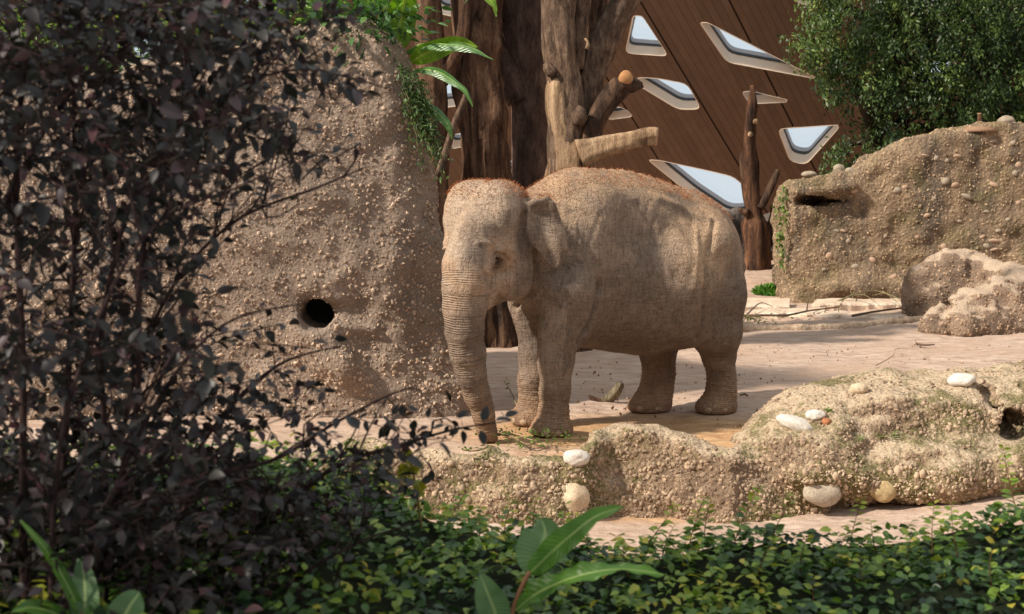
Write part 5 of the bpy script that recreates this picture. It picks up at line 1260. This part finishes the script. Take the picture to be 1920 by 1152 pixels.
# ------------------------------------------------------------------ two broad-leaved seedlings close to the path
def build_ginger():
    m1 = blademat('broad_leaf_bright', (74, 116, 44), (104, 146, 62), (168, 190, 120), .4, .35, .6); m2 = blademat('broad_leaf_dull', (84, 118, 76), (116, 148, 102), (170, 190, 140), .5, .25, .6)
    stm = plain('reddish_stem', lin((150, 104, 74)), .55)
    Y = 3.9; r = thing('broad_leaved_seedling', 'young plant with long wavy green leaves on a reddish stem before the creeper bank', 'plant', W(955, 1190, Y))
    limb('stem', [(940, 1260, 5), (955, 1170, 5), (972, 1115, 4.5), (993, 1072, 4)], Y, stm, r, 1, 0, 0, 10, .02)
    blade([W(993, 1076, Y), W(1030, 1040, Y - .02), W(1070, 1005, Y - .04), W(1115, 970, Y - .05), W(1168, 950, Y - .06)], oval(.040, .62, .8), m1, r, 'leaf', n=40, face=(.3, -.75, .75), fold=.35, wave=.006, seed=1, wf=14)
    blade([W(990, 1078, Y + .02), W(1002, 1050, Y + .02), W(1018, 1018, Y + .03), W(1022, 996, Y + .04), W(1014, 972, Y + .05)], oval(.072, .7, .8), m2, r, 'leaf', n=30, face=(-.2, -1, .25), fold=.25, wave=.004, seed=2, label='broad dull green leaf')
    blade([W(966, 1146, Y - .02), W(1010, 1112, Y - .05), W(1080, 1082, Y - .1), W(1160, 1068, Y - .12), W(1250, 1078, Y - .15)], oval(.042, .5, .8), m1, r, 'leaf', n=60, face=(.05, -.55, .95), fold=.3, wave=.009, seed=3, wf=20)
    blade([W(935, 1190, Y), W(928, 1150, Y - .01), W(915, 1115, Y - .02), W(900, 1078, Y - .03)], oval(.050, .75, .7), m2, r, 'leaf', n=26, face=(.1, -1, .2), fold=.15, wave=.003, seed=4, label='pale upright leaf')
    Y = 3.4; r = thing('broad_leaved_seedling', 'green seedling blades at the foot of the purple shrub', 'plant', W(150, 1200, Y))
    limb('stem', [(165, 1260, 5), (158, 1200, 4.5), (152, 1140, 3.5)], Y, stm, r, 1, 0, 0, 10, .02)
    blade([W(152, 1152, Y), W(125, 1095, Y - .02), (W(85, 1030, Y - .04)), W(38, 976, Y - .05)], oval(.016, .5, .6), m1, r, 'leaf', n=30, face=(.5, -1, .2), fold=.3, wave=.003, seed=1, label='narrow blade')
    blade([W(158, 1170, Y), W(160, 1130, Y), W(158, 1085, Y + .02), W(150, 1040, Y + .04)], oval(.040, .6, .8), m2, r, 'leaf', n=26, face=(.1, -1, .1), fold=.3, wave=.004, seed=2)
    blade([W(215, 1210, Y), W(228, 1170, Y - .02), W(245, 1135, Y - .03), W(262, 1112, Y - .03)], oval(.048, .75, .7), m2, r, 'leaf', n=26, face=(.0, -1, .2), fold=.15, wave=.004, seed=3)
    blade([W(150, 1190, Y), W(110, 1155, Y - .05), W(60, 1140, Y - .08), W(20, 1150, Y - .1)], oval(.03, .6, .8), m1, r, 'leaf', n=26, face=(.0, -.6, .9), fold=.2, wave=.004, seed=4)
build_ginger()

# ------------------------------------------------------------------ the big purple-leaved shrub on the left
def build_purple():
    rs = np.random.RandomState(77)
    r = thing('purple_shrub', 'large purple-black leaved shrub in shade in front of the gravel outcrop', 'shrub', (-1.6, 4.0, -.6))
    bk = bark('purple_bark', (30, 22, 24), (56, 42, 42), (84, 66, 62), 30, .2, .5, .004)
    # leading stems: (pixel, pixel, radius, depth)
    lead = [[(60, 1500, 16, 3.6), (50, 1100, 11, 3.6), (40, 700, 9, 3.6), (30, 300, 7, 3.7), (60, -60, 5, 3.7)],
            [(130, 1500, 15, 3.9), (125, 1000, 10, 3.9), (132, 700, 8, 3.9), (150, 400, 6, 3.9), (140, 100, 5, 3.9), (180, -60, 4, 3.9)],
            [(200, 1500, 15, 3.7), (225, 1000, 10, 3.7), (262, 760, 8, 3.7), (270, 500, 7, 3.7), (330, 250, 5, 3.8), (420, 60, 4, 3.8), (520, -40, 3, 3.8)],
            [(260, 1500, 13, 4.1), (250, 1000, 8, 4.1), (235, 800, 6, 4.1), (310, 560, 5, 4.1), (430, 420, 4, 4.1), (600, 350, 3, 4.1), (690, 320, 1.5, 4.1)],
            [(180, 1500, 12, 3.8), (200, 900, 8, 3.8), (190, 600, 7, 3.8), (260, 330, 5, 3.8), (400, 190, 4, 3.8), (560, 130, 3, 3.8), (745, 165, 1.5, 3.8)],
            [(220, 1500, 13, 3.6), (300, 1050, 8, 3.7), (400, 900, 6, 3.8), (520, 850, 5, 3.9), (640, 780, 3.5, 4.0), (760, 730, 2.2, 4.0), (800, 745, 1.5, 4.0), (830, 790, 1, 4.0)],
            [(260, 1500, 11, 4.2), (420, 1080, 7, 4.2), (520, 960, 6, 4.2), (640, 880, 5, 4.2), (760, 840, 4, 4.2), (860, 805, 2.5, 4.2), (960, 785, 1.2, 4.2)],
            [(200, 1500, 11, 4.0), (230, 1150, 8, 4.0), (330, 900, 6, 4.0), (430, 760, 5, 4.0), (540, 690, 3.5, 4.0), (640, 650, 2, 4.0)],
            [(150, 1500, 11, 3.5), (170, 1100, 8, 3.5), (240, 860, 6, 3.5), (340, 700, 5, 3.5), (450, 600, 3.5, 3.5), (560, 560, 1.5, 3.5)],
            [(100, 1500, 10, 3.4), (110, 900, 7, 3.4), (180, 600, 5, 3.4), (300, 430, 4, 3.4), (450, 360, 3, 3.4), (560, 300, 1.5, 3.4)],
            [(300, 1500, 10, 3.8), (420, 1200, 7, 3.8), (540, 1080, 5, 3.8), (660, 1020, 3.5, 3.8), (800, 980, 1.5, 3.9)],
            [(-60, 1500, 12, 3.7), (-60, 900, 8, 3.7), (-20, 500, 6, 3.7), (80, 250, 5, 3.7), (200, 80, 4, 3.7), (330, -40, 2, 3.7)]]
    lead = [[(a + rs.normal(0, 7), b + rs.normal(0, 7), c * .75, y) for a, b, c, y in l] for l in lead]
    for k, l in enumerate(lead): limb('stem', l, 3.8, bk, r, 70 + k, .12, .08, 10, .05)
    LP = []
    for l in lead:
        A = catmull(np.array([W(a, b, y) for a, b, _, y in l]), 120); LP.append(A)
    LP = np.concatenate(LP)
    # twigs: sampled where the shrub is thick in the view
    def dens(px, py):
        d = 0.
        edge = np.interp(py, [0, 60, 160, 200, 330, 350, 420, 520, 600, 640, 690, 740, 800, 860, 950, 1050, 1152], [640, 700, 690, 620, 640, 560, 460, 440, 500, 600, 600, 660, 900, 900, 760, 660, 600])
        full = np.interp(py, [0, 150, 330, 420, 600, 720, 780, 880, 1000, 1152], [480, 380, 330, 300, 300, 250, 360, 600, 520, 460])
        d = 1 - (px - full) / max(1., edge - full); d = min(1, max(0, d))
        if py > 640 and py < 950 and 90 < px < 560: d *= .62
        if 330 < py < 640 and px < 560: d *= .6
        return d
    tw = []; tries = 0
    while len(tw) < 1120 and tries < 60000:
        tries += 1; px = rs.uniform(-80, 980); py = rs.uniform(-60, 1200)
        if rs.rand() < dens(px, py) ** .8: tw.append((px, py))
    tw += [(rs.uniform(-60, 560), rs.uniform(860, 1190)) for _ in range(190)]
    P = []; D = []; S = []; T = []; tw_parts = []
    for (px, py) in tw:
        Y = rs.uniform(3.3, 4.7) if px < 450 else rs.uniform(3.6, 4.5)
        c = W(px, py, Y); out = np.array([rs.normal(.35, .6), rs.normal(-.15, .6), rs.normal(.25, .5)]); out /= np.linalg.norm(out); ln = rs.uniform(.12, .30)
        m = rs.randint(6, 11); A = catmull([c - out * ln * .5, c, c + out * ln * .5 + rs.normal(0, .02, 3)], m)
        tw_parts.append(tube([A[0], A[m // 2], A[-1]], [.0022, .0018, .0008], 4, .2, 0, 0))
        side = np.cross(out, rs.normal(0, 1, 3)); side /= np.linalg.norm(side); sd = np.where(np.arange(m) % 2 == 0, 1, -1)[:, None]
        P.append(A); D.append(side * sd + out * .7 + rs.normal(0, .35, (m, 3)) + [0, 0, -.1])
        big = rs.rand() < .10; S.append(rs.uniform(.034, .060, m) * (1.5 if big else 1) * (.8 if px > 500 else 1)); T.append(np.clip(rs.beta(1.6, 2.2, m) + (-.25 if big else 0), 0, 1))
        # join the twig back to its nearest leading stem
        if rs.rand() < .45:
            k = np.argmin(((LP - A[0]) ** 2).sum(1)); k = max(k - rs.randint(4, 16), k // 120 * 120); dd = np.linalg.norm(LP[k] - A[0])
            if dd < .42: tw_parts.append(tube([LP[k], (LP[k] + A[0]) / 2 + rs.normal(0, .03, 3), A[0]], [.0036, .003, .0022], 4, .2, 0, 0))
    # the last sprig that reaches over the sand below the trunk, and the sprays against the rock
    for (px, py, s, dx, dz) in [(842, 742, .050, -.1, 1), (775, 795, .050, .0, 1), (720, 800, .045, .2, .9), (910, 775, .052, .35, 1), (865, 778, .042, .6, .5), (820, 800, .05, -.9, -.1), (880, 805, .045, .9, .2), (830, 825, .055, -.6, -.7), (945, 785, .06, .95, .2), (800, 815, .05, -.8, .1), (905, 820, .05, .3, -.8), (960, 775, .045, 1, .4),
                                 (870, 820, .045, .2, -1), (760, 830, .055, -.4, .6), (740, 770, .04, .3, .8), (545, 265, .085, .15, 1), (605, 265, .075, .45, .8), (640, 110, .06, .5, .9), (620, 145, .06, .4, .6), (475, 170, .085, .1, 1), (700, 175, .055, 1, .1), (735, 160, .055, 1, .2), (650, 200, .05, .8, .5), (595, 320, .05, .9, .1), (660, 330, .045, 1, .1),
                                 (430, 640, .05, 1, .1), (600, 640, .055, 1, .0), (640, 635, .045, 1, .1), (455, 445, .055, .8, -.2), (440, 480, .045, .5, -1)]:
        Y = 4.0; c = W(px, py, Y); d = np.array([dx, rs.normal(0, .15), dz]); P.append((c - d * s * .5)[None]); D.append(d[None]); S.append(np.array([s])); T.append(np.array([.12]))
    for _ in range(330):                                    # unseen leaf sprays added above the frame to shade the shrub
        c = np.array([rs.uniform(-4.2, -.6), rs.uniform(2.2, 5.0), rs.uniform(3.7, 5.0)]) ; m = 9; out = rs.normal(0, 1, 3); out /= np.linalg.norm(out)
        if PX(c)[1] > -30: continue
        A = c + out * np.linspace(-.2, .2, m)[:, None]; tw_parts.append(tube([A[0], A[m // 2], A[-1]], [.003, .002, .001], 4, .2, 0, 0))
        P.append(A); D.append(rs.normal(0, .8, (m, 3))); S.append(rs.uniform(.07, .10, m)); T.append(rs.rand(m) * .7)
    for _ in range(480):                                    # more unseen sprays, added left of the frame to keep sun off
        c = np.array([rs.uniform(-5.6, -2.2), rs.uniform(1.4, 4.2), rs.uniform(.8, 4.2)]); m = 9; out = rs.normal(0, 1, 3); out /= np.linalg.norm(out)
        if PX(c)[0] > -60: continue
        A = c + out * np.linspace(-.2, .2, m)[:, None]; tw_parts.append(tube([A[0], A[m // 2], A[-1]], [.003, .002, .001], 4, .2, 0, 0))
        P.append(A); D.append(rs.normal(0, .8, (m, 3))); S.append(rs.uniform(.08, .11, m)); T.append(rs.rand(m) * .7)
    V_, F_ = merge(tw_parts); obj('twigs', V_, F_, bk, r, kind='stuff')
    P = np.concatenate(P); D = np.concatenate(D); S = np.concatenate(S); T = np.concatenate(T)
    mat = leafmat('purple_leaf', [(36, 37, 32), (44, 42, 42), (58, 48, 50), (92, 54, 60)], .46, .10, .45)
    leaves('foliage', P, D, S, T, leafmesh(1, .56, .25, .25, 3, .9, .03), mat, r, roll=.5, seed=12, top=300)
    # a few yellow-green leaves growing through it
    g = thing('young_sapling', 'small sapling with a few yellow-green leaves between purple shrub and rock ledge', 'sapling', W(775, 980, 4.3)); Y = 4.3
    limb('stem', [(790, 990, 3), (782, 930, 2.5), (772, 870, 2)], Y, plain('sapling_stem', lin((110, 96, 52)), .6), g, 2, 0, 0, 8, .03)
    ym = blademat('yellow_leaf', (128, 128, 30), (176, 166, 48), (190, 190, 90), .45, .4, .5)
    for a, b, s in (((772, 875), (742, 905), 1), ((775, 885), (792, 868), 2), ((778, 900), (795, 930), 3), ((772, 870), (760, 850), 4)):
        p, q = W(*a, Y), W(*b, Y - .03); blade([p, (p + q) / 2 + [0, -.02, .01], q], oval(.022, .7, .8), ym, g, n=12, m=5, face=(.1, -1, .6), seed=s)
build_purple()

# ------------------------------------------------------------------ litter on the yard: log, browse bundle, sticks, tufts
def build_litter():
    rs = np.random.RandomState(9)
    o = G(1140, 752); t = thing('driftwood_log', 'short curved grey-brown log piece lying on the sand between front and hind legs', 'log', o)
    limb('wood', [(1128, 752, 7), (1140, 748, 8.5), (1152, 738, 9), (1161, 724, 7.5), (1163, 718, 5)], o[1], bark('log_bark', (84, 76, 62), (126, 116, 96), (156, 146, 122), 14, .4), t, 5, .1, .1, 16, .03)
    limb('root_end', [(1132, 754, 5), (1120, 753, 6), (1108, 746, 4), (1104, 742, 2)], o[1], B_RED, t, 6, .3, .2, 12, .02, label='reddish split end')
    limb('root_end', [(1130, 756, 4), (1118, 756, 3.5), (1106, 757, 2)], o[1] - .03, B_RED, t, 7, .3, .2, 10, .02, label='reddish split end')
    # leafy cut branch by the front foot
    lm = leafmesh(1, .5, .2, .2, 2); gm = leafmat('browse_leaf', [(52, 76, 34), (84, 112, 48), (130, 150, 74)], .45, .3, .4); bk = plain('browse_twig', lin((128, 110, 84)), .8)
    def browse(label, path, n, spread, size, seed):
        rs = np.random.RandomState(seed); pts = [G(a, b) + [0, 0, h] for a, b, h in path]; t = thing('leafy_branch', label, 'branch', pts[0]); V_, F_ = tube(pts, np.linspace(.010, .004, len(pts)), 7, .05, .1, 0); obj('branch', V_, F_, bk, t)
        A = catmull(pts, n); P = A + rs.normal(0, 1, (n, 3)) * spread; P[:, 2] = np.abs(P[:, 2] - .01) + .015
        D = rs.normal(0, 1, (n, 3)) * [1, 1, .35] + [0, 0, .25]
        leaves('foliage', P, D, rs.uniform(.6, 1.2, n) * size, rs.rand(n), lm, gm, t, roll=.5, seed=seed, top=min(n, 60))
        return t
    browse('leafy green cut branch lying at the near front foot', [(932, 822, .04), (960, 832, .06), (990, 845, .05), (1010, 838, .05), (1040, 832, .04), (1110, 828, .03)], 210, (.10, .06, .05), .045, 3)
    browse('small leafy spray lying left of the trunk tip on the rock rim', [(868, 850, .03), (895, 852, .03), (915, 845, .03)], 26, (.05, .04, .03), .045, 4)
    browse('tiny upright green sprig between the trunk and the far front leg', [(970, 772, .05), (958, 752, .10), (945, 738, .14)], 16, (.03, .02, .02), .04, 5)
    browse('small green weeds at the far left of the kerb behind the elephant', [(1392, 612, .03), (1400, 604, .08), (1425, 610, .05), (1440, 606, .03)], 90, (.14, .1, .06), .06, 6)
    def stick(label, path, r, mat=bk, side=()):
        pts = [(P_ if len(P_) == 3 and False else G(P_[0], P_[1]) + [0, 0, P_[2]]) for P_ in path]; t = thing('stick', label, 'stick', pts[0]); V_, F_ = tube(pts, np.linspace(r, r * .5, len(pts)), 8, .06, .15, 0, 3); obj('stem', V_, F_, mat, t)
        for s in side: q = [G(a, b) + [0, 0, h] for a, b, h in s]; V_, F_ = tube(q, np.linspace(r * .6, r * .25, len(q)), 6, .06, .1, 0, 5); obj('side_twig', V_, F_, mat, t)
    dk = plain('dead_stick', lin((96, 76, 60)), .85); md = plain('grey_stick', lin((150, 128, 106)), .85)
    stick('straight thin twig slanting from the browse bundle to the ledge stone', [(930, 818, .05), (985, 832, .05), (1060, 848, .02)], .009, md)
    stick('thin pale twig leaning from the rock foot to the trunk tip', [(712, 765, .28), (800, 762, .26), (880, 760, .2), (925, 780, .08)], .005, plain('straw', lin((190, 158, 110)), .8))
    stick('long dark bent stick lying on the slabs behind the elephant rump', [(1388, 604, .10), (1440, 605, .12), (1475, 605, .12), (1520, 598, .14), (1572, 591, .14)], .022, dk, [[(1400, 604, .12), (1425, 590, .2), (1447, 592, .16)], [(1512, 600, .14), (1515, 592, .3)]])
    stick('long dark stick in front of the coiled rock at the slabs', [(1598, 604, .10), (1640, 598, .12), (1690, 592, .13), (1726, 585, .12)], .02, dk)
    stick('dry twiggy branch on the slabs at the middle of the far wall foot', [(1570, 578, .12), (1610, 575, .25), (1650, 572, .25), (1700, 580, .12)], .018, plain('mossy_twig', lin((116, 108, 78)), .9), [[(1600, 575, .2), (1620, 585, .3), (1650, 590, .15)], [(1580, 578, .14), (1572, 590, .1), (1575, 603, .06)], [(1620, 575, .22), (1640, 566, .35), (1665, 570, .3)], [(1640, 574, .2), (1660, 582, .3), (1690, 588, .12)], [(1600, 577, .16), (1590, 565, .3)]])
    stick('small dark twig lying alone on the open sand at right', [(1718, 648, .02), (1735, 650, .02), (1752, 649, .02)], .016, dk, [[(1720, 650, .02), (1716, 645, .05)]])
    stick('tiny dark twig just behind the near hind foot', [(1388, 747, .03), (1397, 745, .035), (1402, 748, .03)], .010, dk)
    stick('thin arched wiry stem standing on top of the sandy mound', [(1640, 760, .42), (1672, 712, .28), (1680, 700, .30), (1720, 702, .3), (1745, 715, .2)], .005, md)
    # grass tuft left of the far wall
    t = thing('grass_tuft', 'bright green low grassy cushion at the left foot of the far wall', 'grass', G(1448, 556)); n = 1500; c = G(1450, 553) + [0, .1, 0]
    a = rs.uniform(0, 2 * PI, n); q = np.sqrt(rs.rand(n)); P = c + np.stack([np.cos(a) * q * .38, np.sin(a) * q * .5, .16 * (1 - q ** 2) * rs.rand(n)], 1)
    leaves('blades', P, np.stack([rs.normal(0, .6, n), rs.normal(0, .6, n), np.ones(n)], 1), rs.uniform(.07, .16, n), rs.rand(n), leafmesh(1, .22, .2, .3, 1), leafmat('grass_blade', [(44, 84, 28), (76, 124, 40), (112, 156, 60)], .5, .3, .3), t, roll=1, seed=2)
    B, Fc = stone_mesh(rs, 1, 2, .1, (1, 1, 1)); obj('cushion', np.maximum(B * [.36, .46, .12] + c, [-99, -99, 0]), Fc, plain('cushion_green', lin((48, 82, 32)), .9), t)
    # creeper strands on the wall's left corner, plants in the mound
    t = thing('wall_creeper', 'green creeper strands hanging down the left edge of the far rock wall', 'creeper', W(1468, 520, 25)); P = np.concatenate([catmull([W(x, y, 24.95), W(x - 3, y + l * .5, 24.9), W(x - 1, y + l, 24.9)], 30) for x, y, l in ((1468, 360, 120), (1464, 370, 80), (1470, 400, 90), (1472, 350, 60), (1466, 440, 60))]) + rs.normal(0, .04, (150, 3))
    leaves('foliage', P, rs.normal(0, .7, (150, 3)) + [0, -.3, -.7], rs.uniform(.06, .11, 150), rs.rand(150), lm, gm, t, roll=.8, seed=3)
    for (px, py, k, sz, lb, nm) in [(1555, 772, 8, .05, 'single green sprig beside the whitish stones on the mound', 'sprig'), (1650, 822, 16, .085, 'tuft of thin green blades in the hollow of the mound', 'grass_tuft'), (1672, 822, 12, .08, 'second thin-bladed green tuft just right of the first in the mound hollow', 'grass_tuft'), (1612, 826, 10, .06, 'small pale green weed left of the grass tufts on the mound', 'weed')]:
        hit = LTREE.ray_cast(Vector((0, 0, HC)), Vector(ray(px, py)).normalized()); c = np.array(hit[0]) if hit[0] is not None else G(px, py)
        t = thing(nm, lb, 'plant', c); wd = .5 if nm == 'sprig' else .12; V0, Ft, Fq = leafmesh(1, wd, .2, .3, 2)
        lmesh = mesh_data('blade', V0, [Ft, Fq], gm, attrs={'tone': np.full(len(V0), .7)})
        for i in range(k):
            d = np.array([[rs.normal(0, .8), rs.normal(-.2, .4), .5 + rs.rand() * .5]]); R_ = frames(d, np.array([[0, -.3, 1.]]))[0]; M = np.eye(4); M[:3, :3] = R_ * sz * rs.uniform(.8, 1.3); M[:3, 3] = c + rs.normal(0, .012, 3) * [1, 1, 0]; put('blade', lmesh, t, M)
build_litter()
